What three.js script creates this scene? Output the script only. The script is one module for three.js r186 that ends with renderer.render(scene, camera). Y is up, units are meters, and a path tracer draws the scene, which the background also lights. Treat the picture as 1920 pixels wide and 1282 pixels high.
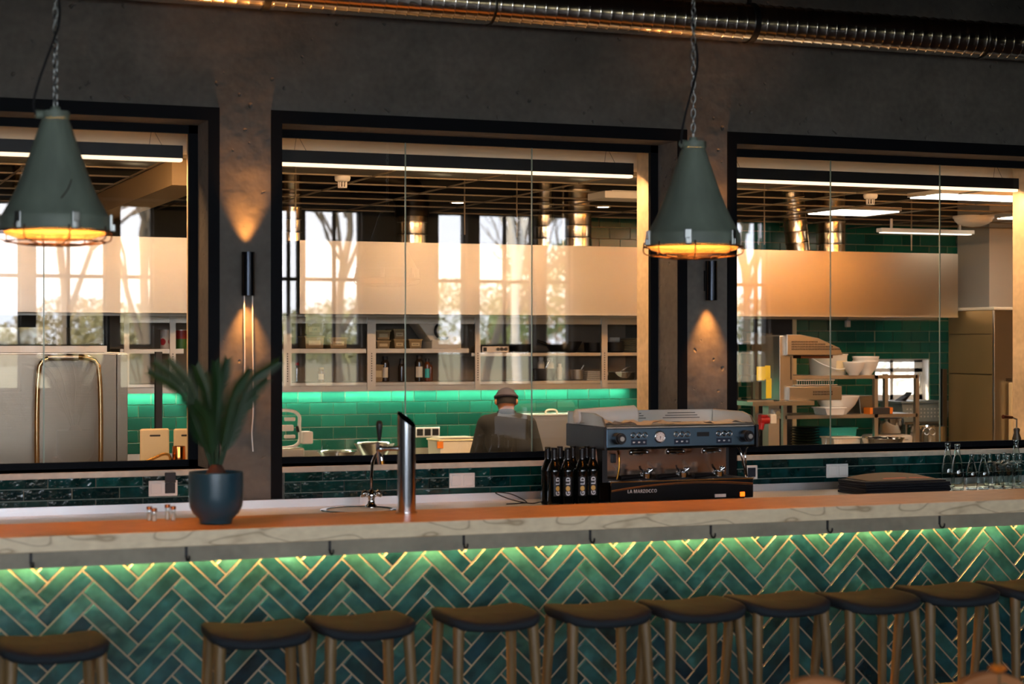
import * as THREE from 'three';
import { mergeGeometries } from 'three/addons/utils/BufferGeometryUtils.js';
import { RoundedBoxGeometry } from 'three/addons/geometries/RoundedBoxGeometry.js';
import { MarchingCubes } from 'three/addons/objects/MarchingCubes.js';
import { ImprovedNoise } from 'three/addons/math/ImprovedNoise.js';
import { RectAreaLightUniformsLib } from 'three/addons/lights/RectAreaLightUniformsLib.js';
import { FontLoader } from 'three/addons/loaders/FontLoader.js';
import { TextGeometry } from 'three/addons/geometries/TextGeometry.js';

// ---------------------------------------------------------------- camera, sky, daylight, exposure
// x runs along the bar, y up, the bar and the kitchen lie towards -z; metres
RectAreaLightUniformsLib.init();
const scene = new THREE.Scene();
const camera = new THREE.PerspectiveCamera(20.932, 1920 / 1282, 0.1, 200);
camera.position.set(0, 1.89, 0);
camera.rotation.y = -0.37727;
camera.focus = 12.2;
camera.userData.fStop = 2.2;
const renderer = new THREE.WebGLRenderer();
renderer.toneMapping = THREE.LinearToneMapping;
renderer.toneMappingExposure = 1.15;
renderer.shadowMap.enabled = true;

const SKY_LEVEL = 7.0;          // pale overcast sky
const noise = new ImprovedNoise();
{
  const W = 256, H = 128, data = new Float32Array(W * H * 4);
  for (let j = 0; j < H; j++) for (let i = 0; i < W; i++) {
    const up = ((j + 0.5) / H - 0.5) * Math.PI, az = (i + 0.5) / W * 2 * Math.PI;
    const x = Math.cos(up) * Math.cos(az), y = Math.sin(up), z = Math.cos(up) * Math.sin(az);
    let n = 0; for (let o = 0, a = 0.5, f = 2.2; o < 4; o++, a *= 0.5, f *= 2) n += a * noise.noise(x * f, y * f * 2, z * f);
    const cloud = Math.min(1, Math.max(0, 0.62 + n * 1.1)), k = (j * W + i) * 4;
    data[k] = SKY_LEVEL * (0.72 + 0.28 * cloud); data[k + 1] = SKY_LEVEL * (0.86 + 0.14 * cloud); data[k + 2] = SKY_LEVEL * (1.08 - 0.04 * cloud); data[k + 3] = 1;
  }
  const t = new THREE.DataTexture(data, W, H, THREE.RGBAFormat, THREE.FloatType);
  t.mapping = THREE.EquirectangularReflectionMapping; t.magFilter = THREE.LinearFilter; t.needsUpdate = true;
  scene.background = t;
}
const DAY = 0xdfeeff, WARM = 0xffb566, WARMER = 0xff9a3c;
function areaLight(name, color, intensity, w, h, pos, target) {
  const l = new THREE.RectAreaLight(color, intensity, w, h);
  l.name = name; l.position.set(...pos); l.lookAt(...target); scene.add(l); return l;
}
// daylight in the tall windows of the dining room that lie behind the camera (openings built below)
const DAY_WINDOWS = [[-4.9, 1.5], [-2.9, 1.5], [-0.9, 1.5], [1.05, 1.3]];
for (const [x, w] of DAY_WINDOWS) areaLight('window_daylight', DAY, SKY_LEVEL * 1.15, w, 2.5, [x, 2.45, 4.9], [x, 2.45, 0]);

// low sun over the roof of the building: it only reaches the garden that the panes mirror
const sun = new THREE.DirectionalLight(0xffe2b8, 14); sun.name = 'sun'; sun.position.set(-30, 26, -16); sun.target.position.set(10, 0, 10); sun.castShadow = true;
Object.assign(sun.shadow.camera, { left: -60, right: 60, top: 60, bottom: -60, near: 1, far: 160 }); scene.add(sun); scene.add(sun.target);

// ---------------------------------------------------------------- helpers
let seed = 7;
const rnd = (a = 1, b) => { seed = (seed * 1664525 + 1013904223) >>> 0; const r = seed / 4294967296; return b === undefined ? r * a : a + r * (b - a); };
const pick = (a) => a[Math.floor(rnd(a.length))];
const taken = new Map();
const numbered = (n) => { const k = taken.get(n) || 0; taken.set(n, k + 1); return k ? n + '_' + String(k).padStart(3, '0') : n; };
const shade = (m) => { m.castShadow = true; m.receiveShadow = true; return m; };
function clean(g) {
  const h = g.index ? g.toNonIndexed() : g;
  for (const k of Object.keys(h.attributes)) if (!['position', 'normal', 'uv'].includes(k)) h.deleteAttribute(k);
  if (!h.attributes.uv) h.setAttribute('uv', new THREE.BufferAttribute(new Float32Array(h.attributes.position.count * 2), 2));
  if (!h.attributes.normal) h.computeVertexNormals();
  return h;
}
const join = (gs) => Array.isArray(gs) ? (gs.length > 1 ? mergeGeometries(gs.map(clean), false) : clean(gs[0])) : gs;
// uv in metres, read off the object's own axes face by face
function metres(g, s = 1) {
  g = clean(g); const p = g.attributes.position, uv = g.attributes.uv, a = new THREE.Vector3(), b = new THREE.Vector3(), c = new THREE.Vector3();
  for (let i = 0; i < p.count; i += 3) {
    a.fromBufferAttribute(p, i); b.fromBufferAttribute(p, i + 1); c.fromBufferAttribute(p, i + 2);
    const n = b.clone().sub(a).cross(c.clone().sub(a)), x = Math.abs(n.x), y = Math.abs(n.y), z = Math.abs(n.z);
    [a, b, c].forEach((v, k) => uv.setXY(i + k, (x > y && x > z ? v.z : v.x) * s, (y > x && y > z ? v.z : v.y) * s));
  }
  return g;
}
const bx = (w, h, d, x = 0, y = 0, z = 0) => new THREE.BoxGeometry(w, h, d).translate(x, y, z);                    // centred
const bb = (x0, x1, y0, y1, z0, z1) => bx(Math.abs(x1 - x0), Math.abs(y1 - y0), Math.abs(z1 - z0), (x0 + x1) / 2, (y0 + y1) / 2, (z0 + z1) / 2);
const rb = (w, h, d, r, x = 0, y = 0, z = 0, s = 2) => new RoundedBoxGeometry(w, h, d, s, r).translate(x, y, z);
const cyl = (r0, r1, h, x = 0, y = 0, z = 0, n = 24, open = false) => new THREE.CylinderGeometry(r1, r0, h, n, 1, open).translate(x, y, z);  // r0 at the bottom
const cylX = (r, l, x = 0, y = 0, z = 0, n = 20, r1 = r) => new THREE.CylinderGeometry(r1, r, l, n).rotateZ(-Math.PI / 2).translate(x, y, z);
const cylZ = (r, l, x = 0, y = 0, z = 0, n = 20, r1 = r) => new THREE.CylinderGeometry(r1, r, l, n).rotateX(Math.PI / 2).translate(x, y, z);
const V = (x, y, z) => new THREE.Vector3(x, y, z);
const tube = (pts, r, n = 8, seg, closed = false) => new THREE.TubeGeometry(new THREE.CatmullRomCurve3(pts.map((p) => V(...p)), closed, 'centripetal'), seg || pts.length * 8, r, n, closed);
const rod = (a, b, r0, r1 = r0, n = 10) => { const A = V(...a), B = V(...b), d = B.clone().sub(A), g = new THREE.CylinderGeometry(r1, r0, d.length(), n); g.applyQuaternion(new THREE.Quaternion().setFromUnitVectors(V(0, 1, 0), d.clone().normalize())); return g.translate((A.x + B.x) / 2, (A.y + B.y) / 2, (A.z + B.z) / 2); };
const lathe = (pts, n = 36, x = 0, y = 0, z = 0) => new THREE.LatheGeometry(pts.map((p) => new THREE.Vector2(...p)), n).translate(x, y, z);
const ball = (r, x = 0, y = 0, z = 0, n = 16) => new THREE.SphereGeometry(r, n, Math.max(8, n / 2)).translate(x, y, z);
const prism = (pts, depth, bevel = 0) => { const s = new THREE.Shape(pts.map((p) => new THREE.Vector2(...p))); return new THREE.ExtrudeGeometry(s, { depth: depth - 2 * bevel, bevelEnabled: bevel > 0, bevelSize: bevel, bevelThickness: bevel, bevelOffset: -bevel, bevelSegments: 2, curveSegments: 12 }).translate(0, 0, bevel); };
function part(name, gs, mat, parent, label) {
  const m = shade(new THREE.Mesh(join(gs), mat)); m.name = name; if (label) m.userData.label = label; parent.add(m); return m;
}
function thing(name, label, category, pos = [0, 0, 0], turn = 0, group) {
  const o = new THREE.Group(); o.name = numbered(name); o.position.set(...pos); o.rotation.y = turn; o.userData = { label, category };
  if (group) o.userData.group = group; scene.add(o); return o;
}
function solo(name, label, category, gs, mat, pos = [0, 0, 0], turn = 0, group) {
  const m = shade(new THREE.Mesh(join(gs), mat)); m.name = numbered(name); m.position.set(...pos); m.rotation.y = turn; m.userData = { label, category };
  if (group) m.userData.group = group; scene.add(m); return m;
}
function struct(name, gs, mat, uvScale = 1) { const m = shade(new THREE.Mesh(metres(join(gs), uvScale), mat)); m.name = name; m.userData.kind = 'structure'; scene.add(m); return m; }

// ---------------------------------------------------------------- textures (grain, wear and print only)
function fbm(x, y, z, oct) { let n = 0, a = 0.5; for (let o = 0; o < oct; o++, a *= 0.5) { n += a * noise.noise(x, y, z); x *= 2; y *= 2; z *= 2; } return n; }
// tiling noise: sampled on a torus-like blend of two patches
function tileNoise(u, v, f, z, oct, fy = f) {
  const s = (a, b) => fbm(a * f, b * fy, z, oct);
  const bx_ = u, by_ = v, A = s(u, v), B = s(u - 1, v), C = s(u, v - 1), Dd = s(u - 1, v - 1);
  return (A * (1 - bx_) + B * bx_) * (1 - by_) + (C * (1 - bx_) + Dd * bx_) * by_;
}
function tex(W, H, fn, color = false, repeat = [1, 1]) {
  const d = new Uint8Array(W * H * 4);
  for (let j = 0; j < H; j++) for (let i = 0; i < W; i++) {
    const c = fn((i + 0.5) / W, (j + 0.5) / H), k = (j * W + i) * 4;
    for (let q = 0; q < 3; q++) d[k + q] = Math.max(0, Math.min(255, 255 * (c.length ? c[q] : c)));
    d[k + 3] = 255;
  }
  const t = new THREE.DataTexture(d, W, H); t.wrapS = t.wrapT = THREE.RepeatWrapping; t.magFilter = THREE.LinearFilter; t.repeat.set(...repeat);
  if (color) t.colorSpace = THREE.SRGBColorSpace; t.needsUpdate = true; return t;
}
function print(W, H, draw) { const c = document.createElement('canvas'); c.width = W; c.height = H; draw(c.getContext('2d'), W, H); const t = new THREE.CanvasTexture(c); t.colorSpace = THREE.SRGBColorSpace; return t; }
const mix = (a, b, t) => a.map((x, i) => x + (b[i] - x) * t);
const T = {
  plasterBump: tex(512, 512, (u, v) => { const n = tileNoise(u, v, 5, 1.3, 5), p = tileNoise(u, v, 30, 4.1, 2); const pit = Math.max(0, p - 0.22) * 3; return 0.55 + n * 0.55 - pit; }, false, [0.7, 0.7]),
  plaster: tex(512, 512, (u, v) => { const n = tileNoise(u, v, 4, 7.7, 5), m = tileNoise(u, v, 40, 2.1, 2); const k = 0.9 + n * 0.35 + m * 0.16; return [k * 0.96, k * 0.96, k * 0.96]; }, true, [0.6, 0.6]),
  glaze: tex(512, 512, (u, v) => { const n = tileNoise(u, v, 7, 3.3, 4), m = tileNoise(u, v, 26, 9.1, 3), s = Math.max(0, tileNoise(u, v, 11, 5.5, 3) - 0.16) * 2.0; const k = 0.72 + n * 0.75 + m * 0.22; return [k * 0.86 + s * 0.5, k + s * 0.5, k * 0.98 + s * 0.62]; }, true, [0.9, 0.9]),
  glazeBump: tex(512, 512, (u, v) => 0.5 + tileNoise(u, v, 10, 8.2, 3) * 0.9 + tileNoise(u, v, 60, 6.2, 2) * 0.12, false, [1.2, 1.2]),
  wood: tex(1024, 256, (u, v) => {
    const w = tileNoise(u, v, 3, 2.2, 3, 3), r = Math.sin((v * 26 + w * 16 + tileNoise(u, v, 2, 5, 2, 9) * 6) * 2.2), f = tileNoise(u, v, 10, 9.9, 3, 90);
    const k = 0.5 + 0.32 * r + f * 0.8; return mix([0.97, 0.93, 0.86], [0.78, 0.68, 0.56], Math.max(0, Math.min(1, k * 0.75)));
  }, true, [0.7, 2.6]),
  burl: tex(1024, 128, (u, v) => {
    const w = tileNoise(u, v, 6, 2.9, 2, 1.2), c = Math.abs(Math.sin((w * 5 + v * 0.5) * 3.1)), f = tileNoise(u, v, 40, 1.1, 2, 6), kn = Math.max(0, tileNoise(u, v, 16, 12.3, 2, 4) - 0.24) * 3;
    return mix([0.93, 0.88, 0.78], [0.62, 0.53, 0.42], Math.min(1, Math.max(0, Math.pow(1 - c, 6) * 0.7 + f * 0.35 + kn + 0.1)));
  }, true, [0.55, 7]),
  oak: tex(256, 512, (u, v) => { const f = tileNoise(u, v, 34, 3.9, 3, 4), w = tileNoise(u, v, 6, 1.9, 2, 2); const k = 0.5 + f * 0.9 + w * 0.4; return mix([0.8, 0.7, 0.54], [0.5, 0.4, 0.28], Math.max(0, Math.min(1, k))); }, true, [1, 1]),
  brushed: tex(256, 512, (u, v) => 0.5 + tileNoise(u, v, 4, 3.1, 2, 160) * 0.8, false, [1, 2]),
  leather: tex(256, 256, (u, v) => 0.5 + tileNoise(u, v, 36, 2.5, 3) * 1.0, false, [4, 4]),
  chips: tex(512, 512, (u, v) => { const n = tileNoise(u, v, 5, 3.7, 4), c = tileNoise(u, v, 24, 6.6, 3), s = tileNoise(u, v, 40, 1.2, 2); const k = 0.88 + n * 0.28; const chip = c > 0.36 ? 1 : 0, dark = s > 0.4 ? 1 : 0; return chip ? [0.86, 0.9, 0.88] : dark ? [0.3, 0.3, 0.26] : [k, k, k]; }, true, [2, 1]),
  hammered: tex(256, 256, (u, v) => { let b = 1; for (let a = -1; a <= 1; a++) for (let c = -1; c <= 1; c++) { const i = Math.floor(u * 10) + a, j = Math.floor(v * 6) + c, x = (i + 0.5 + 0.25 * Math.sin(i * 7 + j * 3)) / 10, y = (j + 0.5 + 0.25 * Math.cos(i * 5 + j * 9)) / 6; b = Math.min(b, Math.hypot((u - x) * 10, (v - y) * 6)); } return b; }, false, [1, 1]),
  floor: tex(512, 512, (u, v) => { const f = tileNoise(u, v, 6, 2.4, 3, 50); const k = 0.62 + f * 0.5; return [k * 0.62, k * 0.5, k * 0.38]; }, true, [0.5, 0.5]),
  bark: tex(128, 512, (u, v) => { const s = tileNoise(u, v, 3, 8.8, 3, 20); return s > 0.2 ? [0.12, 0.11, 0.1] : [0.86 + s * 0.3, 0.85 + s * 0.3, 0.82 + s * 0.3]; }, true, [1, 3]),
};
// ---------------------------------------------------------------- materials
const std = (color, roughness = 0.7, metalness = 0, extra = {}) => new THREE.MeshStandardMaterial({ color, roughness, metalness, ...extra });
const phys = (o) => new THREE.MeshPhysicalMaterial(o);
const glow = (color, level) => new THREE.MeshStandardMaterial({ color: 0x222222, emissive: color, emissiveIntensity: level, roughness: 0.6 });
const M = {
  wall: std(0x77726a, 0.85, 0, { map: T.plaster, bumpMap: T.plasterBump, bumpScale: 0.03 }),
  trim: phys({ color: 0x05070c, roughness: 0.7, specularIntensity: 0.35 }),
  beige: std(0xf0dcb8, 0.75, 0, { map: T.plaster }),
  white: std(0xe4e2dc, 0.5), cream: std(0xe0cfa4, 0.6), offwhite: std(0xd6d2c4, 0.55),
  black: std(0x0b0b0d, 0.45), rubber: std(0x101012, 0.8), darkgrey: std(0x2a2a2c, 0.6), grey: std(0x8d8f8e, 0.6), coal: std(0x060606, 0.9),
  chrome: std(0xd8d8d6, 0.07, 1), steel: std(0xb9b4aa, 0.3, 1, { bumpMap: T.brushed, bumpScale: 0.0006 }), satin: std(0xbdbab2, 0.42, 1), darksteel: std(0x53504a, 0.38, 1), brass: std(0xc58a3a, 0.25, 1), copper: std(0xd07a45, 0.22, 1),
  counterSteel: std(0xdfe4e8, 0.4, 1, { bumpMap: T.brushed, bumpScale: 0.0004 }),
  duct: std(0xf2e9dc, 0.18, 1), mirrorDark: std(0x5d7282, 0.3, 1), mirror: std(0xc0a898, 0.16, 1),
  wood: phys({ color: 0xe8bf74, map: T.wood, roughness: 0.42, specularIntensity: 0.6 }), burl: std(0xfff8e8, 0.45, 0, { map: T.burl }), board: std(0xa39a84, 0.6, 0, { map: T.plaster }),
  oak: std(0xb0a488, 0.5, 0, { map: T.oak }), leather: phys({ color: 0x2b3034, roughness: 0.55, specularIntensity: 0.02, bumpMap: T.leather, bumpScale: 0.0012 }), tan: std(0xa4693c, 0.55, 0, { bumpMap: T.leather, bumpScale: 0.001 }),
  lamp: std(0x818c7c, 0.55, 0.05, { map: T.chips }), galv: std(0xa8aaa6, 0.35, 1), rust: std(0x3a2a1e, 0.7, 0.4),
  floor: std(0x8a6a4a, 0.55, 0, { map: T.floor }), ceiling: std(0x141312, 0.9), grout: std(0xb09c82, 0.85), groutDark: std(0x8d9183, 0.85),
  pane: phys({ color: 0xffffff, roughness: 0, metalness: 0, transmission: 1, thickness: 0, ior: 2.1 }),
  clear: phys({ color: 0xf2f8f6, roughness: 0.02, metalness: 0, transmission: 1, thickness: 0, ior: 1.9 }),
  roomPane: phys({ color: 0xffffff, roughness: 0, metalness: 0, transmission: 1, thickness: 0, ior: 1.2 }),
  glassEdge: std(0x8f9a86, 0.3, 0.2), plastic: phys({ color: 0xe9e4d4, roughness: 0.4, transmission: 0.35, thickness: 0 }),
  cloth: std(0xcdbfa8, 0.95), clothWhite: std(0xd9d3c8, 0.95), teal: std(0x2fb3b0, 0.45), red: std(0xa01216, 0.4), yellow: std(0xe6cf2f, 0.7), orange: std(0xe07a1c, 0.6), green: std(0x0f6b4a, 0.5),
  leaf: phys({ color: 0x1a3d18, roughness: 0.5, transmission: 0.12, thickness: 0 }), soil: std(0x241510, 0.95), pot: std(0x23424e, 0.3), skin: std(0xb97a52, 0.6), hair: std(0x120d0b, 0.7), shirt: std(0x0b0b0a, 0.95), trousers: std(0x191a1d, 0.9), cap: std(0x332f3a, 0.85),
};
M.tileBar = [0x35656f, 0x2c5b69, 0x224e60, 0x305e6d, 0x3b6c76, 0x194156].map((c) => std(c, 0.2, 0, { map: T.glaze, bumpMap: T.glazeBump, bumpScale: 0.0035 }));
M.tileSplash = [0x0f4a47, 0x0c3f40, 0x145250, 0x0b3638].map((c) => std(c, 0.12, 0, { map: T.glaze, bumpMap: T.glazeBump, bumpScale: 0.006 }));
M.tileKitchen = [0x17604f, 0x135648, 0x1b6a58].map((c) => std(c, 0.16));
// ---------------------------------------------------------------- the wall behind the bar, with its three openings
const ZW = -9.76, ZG = -10.03, ZI = -10.31;             // wall face, glass, kitchen face
const OPEN = [[-0.27, 2.126], [2.528, 4.913], [5.303, 7.7]], TOP = 3.07, SILL = 1.215;
const xs = [-7, ...OPEN.flat(), 22];
{
  const g = [bb(-7, 22, 0, SILL, ZW, ZG), bb(-7, 22, TOP, 4.6, ZW, ZG)];
  for (let i = 0; i < xs.length; i += 2) g.push(bb(xs[i], xs[i + 1], SILL, TOP, ZW, ZG));
  struct('wall_back', g, M.wall);
  struct('wall_kitchen_front', bb(-7, 22, 0, SILL, ZG, ZI), M.beige); struct('wall_kitchen_lintel', bb(-7, 22, TOP + 0.03, 4.6, ZG, ZI), M.beige);
  ['wall_pier_left', 'wall_pier_sconce_left', 'wall_pier_sconce_right', 'wall_pier_right'].forEach((n, i) => struct(n, bb(xs[2 * i], xs[2 * i + 1], SILL, TOP + 0.03, ZG, ZI), M.beige));
}
// painted trims round the openings, window frames, panes, sills
const JOINTS = [[0.53, 1.318], [3.304, 4.068], [6.02, 6.85]];
JOINTS[0][1] = 1.3057; JOINTS[0][0] = JOINTS[0][1] - 0.8; JOINTS[1][0] = 3.3205; JOINTS[1][1] = 4.0987; JOINTS[2][0] = 6.1171; JOINTS[2][1] = 6.927;
OPEN.forEach(([x0, x1], i) => {
  const y0 = 1.045;
  const tr = struct('trim_' + (i + 1), [bb(x0 - 0.06, x0, y0, TOP, ZW + 0.012, ZW), bb(x1, x1 + 0.06, y0, TOP, ZW + 0.012, ZW), bb(x0 - 0.06, x1 + 0.06, TOP, TOP + 0.07, ZW + 0.012, ZW)], M.trim);
  tr.userData.label = 'black painted band round the opening';
  const w = thing('window_' + (i + 1), ['left kitchen window behind the pendant and the palm', 'middle kitchen window between the two wall sconces', 'right kitchen window above the clear bottles'][i], 'window'); w.userData.kind = 'structure';
  part('frame', [bb(x0, x0 + 0.05, SILL, TOP, -10.015, -10.045), bb(x1 - 0.05, x1, SILL, TOP, -10.015, -10.045), bb(x0, x1, TOP - 0.045, TOP, -10.015, -10.045), bb(x0, x1, SILL, 1.25, -10.015, -10.045)], M.trim, w);
  const cuts = [x0 + 0.05, ...JOINTS[i], x1 - 0.05];
  for (let k = 0; k + 1 < cuts.length; k++) { const a = cuts[k] + 0.002, b = cuts[k + 1] - 0.002; part('pane', new THREE.PlaneGeometry(b - a, TOP - 0.045 - 1.25).translate((a + b) / 2, (TOP - 0.045 + 1.25) / 2, ZG), M.pane, w); }
  for (const x of JOINTS[i]) part('glass_joint', bb(x - 0.003, x + 0.003, 1.25, TOP - 0.045, ZG + 0.004, ZG - 0.004), M.glassEdge, w);
  const s = struct('trim_' + (i + 4), [bb(x0, x1, SILL - 0.022, SILL, ZW + 0.02, -10.015), bb(x0 - 0.0, x1, SILL - 0.03, SILL - 0.02, ZW + 0.024, ZW)], M.sill = M.sill || std(0xe6d8c0, 0.35, 0, { map: T.plaster }));
  s.userData.label = 'pale wooden sill under the kitchen window';
});
// ---------------------------------------------------------------- glazed tiles above the back counter
const TILE = new Map();
function tileGeo(w, h, d, ch, v) {          // a chamfered tile with its back at z = 0
  const key = [w.toFixed(3), h.toFixed(3), d, ch, v].join();
  if (!TILE.has(key)) {
    const a = w / 2, b = h / 2, c = a - ch, e = b - ch, P = [[-a, -b, 0], [a, -b, 0], [a, b, 0], [-a, b, 0], [-a, -b, d - ch], [a, -b, d - ch], [a, b, d - ch], [-a, b, d - ch], [-c, -e, d], [c, -e, d], [c, e, d], [-c, e, d]];
    const q = []; const quad = (i, j, k, l) => q.push(i, j, k, i, k, l);
    quad(8, 9, 10, 11); for (let i = 0; i < 4; i++) { const j = (i + 1) % 4; quad(i, j, 4 + j, 4 + i); quad(4 + i, 4 + j, 8 + j, 8 + i); }
    const pos = new Float32Array(q.flatMap((i) => P[i])), uv = new Float32Array(q.flatMap((i) => [P[i][0] + v * 0.37, P[i][1] + v * 0.23]));
    const g = new THREE.BufferGeometry(); g.setAttribute('position', new THREE.BufferAttribute(pos, 3)); g.setAttribute('uv', new THREE.BufferAttribute(uv, 2)); g.computeVertexNormals(); TILE.set(key, g);
  }
  return TILE.get(key);
}
function bond(parent, x0, x1, y0, y1, zf, len, course, joint, mats, phase = 0, d = 0.01, tilt = 0.004, ylo = y0, rest = null) {
  const rows = Math.ceil((y1 - y0) / course - 0.2);
  for (let r = rows - 1; r >= 0; r--) {
    const yb = Math.max(ylo, y0 + r * course), yt = Math.min(y0 + (r + 1) * course, y1), off = (((r % 2) ? len / 2 : 0) + phase) % len;
    const s0 = Math.floor(x0 / len) * len - len + off;
    for (let x = s0; x < x1; x += len) {
      const a = Math.max(x, x0), b = Math.min(x + len, x1); if (b < x0) continue;
      if (b - a < 0.025 || yt - yb < 0.02) continue;
      const m = shade(new THREE.Mesh(tileGeo(Math.round((b - a - joint) * 1000) / 1000, Math.round((yt - yb - joint) * 1000) / 1000, d, 0.002, Math.floor(rnd(4))), pick(mats)));
      m.position.set((a + b) / 2, (yb + yt) / 2, zf); if (rest && parent.children.length >= 300) { rest.push(m.geometry.clone().translate(m.position.x, m.position.y, zf)); continue; }
      m.name = 'tile'; m.rotation.set(rnd(-tilt, tilt), rnd(-tilt, tilt), 0); parent.add(m);
    }
  }
}
{
  const back = scene.getObjectByName('wall_back');
  for (const [x0, x1] of [[-0.27, 2.126], [2.54, 4.913], [5.303, 7.7]]) {
    const g = part('grout', bb(x0, x1, 1.0, SILL - 0.025, ZW + 0.004, ZW), M.groutDark, back);
    bond(back, x0, x1, 1.012, SILL - 0.024, ZW + 0.003, 0.244, 0.0605, 0.004, M.tileSplash, x0 < 1 ? 0.07 : x0 < 3 ? 0.07 : 0.04, 0.012, 0.012);
  }
}
// ---------------------------------------------------------------- dining room: floor, ceiling, side walls, the window wall behind the camera
struct('floor', bb(-7, 22, -0.2, 0, 5.3, ZW), M.floor);
struct('ceiling', bb(-7, 22, 4.6, 4.8, 5.3, -16), M.ceiling);
struct('wall_left', bb(-7.2, -7, 0, 4.6, 5.3, ZI), M.wall);
struct('wall_right', bb(22, 22.2, 0, 4.6, 5.3, ZI), M.wall);
const RW = [...DAY_WINDOWS.map(([x, w]) => [x - w / 2, x + w / 2, []]), [1.95, 2.97, [2.45]], [3.15, 4.09, [3.6]], [4.26, 4.72, []], [5.9, 6.77, [6.62]], [6.83, 7.66, [7.28]], [8.8, 9.24, []], [9.43, 10.31, [9.86]], [10.48, 10.9, []], [13.6, 14.22, [14.03]]];
{
  const ys = [1.24, 3.76], g = [bb(-7, 22, 0, ys[0], 5, 5.3), bb(-7, 22, ys[1], 4.6, 5, 5.3)];
  let x = -7; for (const [a, b] of RW) { g.push(bb(x, a, ys[0], ys[1], 5, 5.3)); x = b; } g.push(bb(x, 22, ys[0], ys[1], 5, 5.3));
  struct('wall_front', g, M.wall);
  RW.forEach(([a, b, mull], i) => {
    const w = thing('window_' + (i + 4), 'tall white dining room window behind the viewer', 'window'); w.userData.kind = 'structure'; w.userData.group = 'dining room windows';
    const f = [bb(a, a + 0.03, ys[0], ys[1], 5.1, 5.16), bb(b - 0.03, b, ys[0], ys[1], 5.1, 5.16), bb(a, b, ys[0], ys[0] + 0.04, 5.1, 5.16), bb(a, b, ys[1] - 0.04, ys[1], 5.1, 5.16), bb(a, b, 2.745, 2.795, 5.1, 5.16), bb(a, b, 1.74, 1.86, 5.1, 5.16)];
    for (const m of mull) f.push(bb(m - 0.022, m + 0.022, ys[0], ys[1], 5.1, 5.16));
    part('frame', f, M.darkgrey, w);
    const cuts = [a, ...mull, b];
    for (let k = 0; k + 1 < cuts.length; k++) part('pane', new THREE.PlaneGeometry(cuts[k + 1] - cuts[k], ys[1] - ys[0]).translate((cuts[k] + cuts[k + 1]) / 2, (ys[0] + ys[1]) / 2, 5.13), M.roomPane, w);
  });
}
// deep beams under the dining room ceiling, above and behind the viewer; they shade the upper wall
struct('ceiling_beam_front', bb(-7, 22, 3.27, 4.6, -1.8, -2.2), M.ceiling);
struct('ceiling_beam_bar', bb(-7, 22, 3.5, 4.6, -5.8, -6.2), M.ceiling);
// outdoors, seen only in the reflections: ground, hedge, bare trees
struct('ground', bb(-150, 180, -0.5, -0.3, 5.3, 330), std(0x6f6a4a, 0.95));
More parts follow.
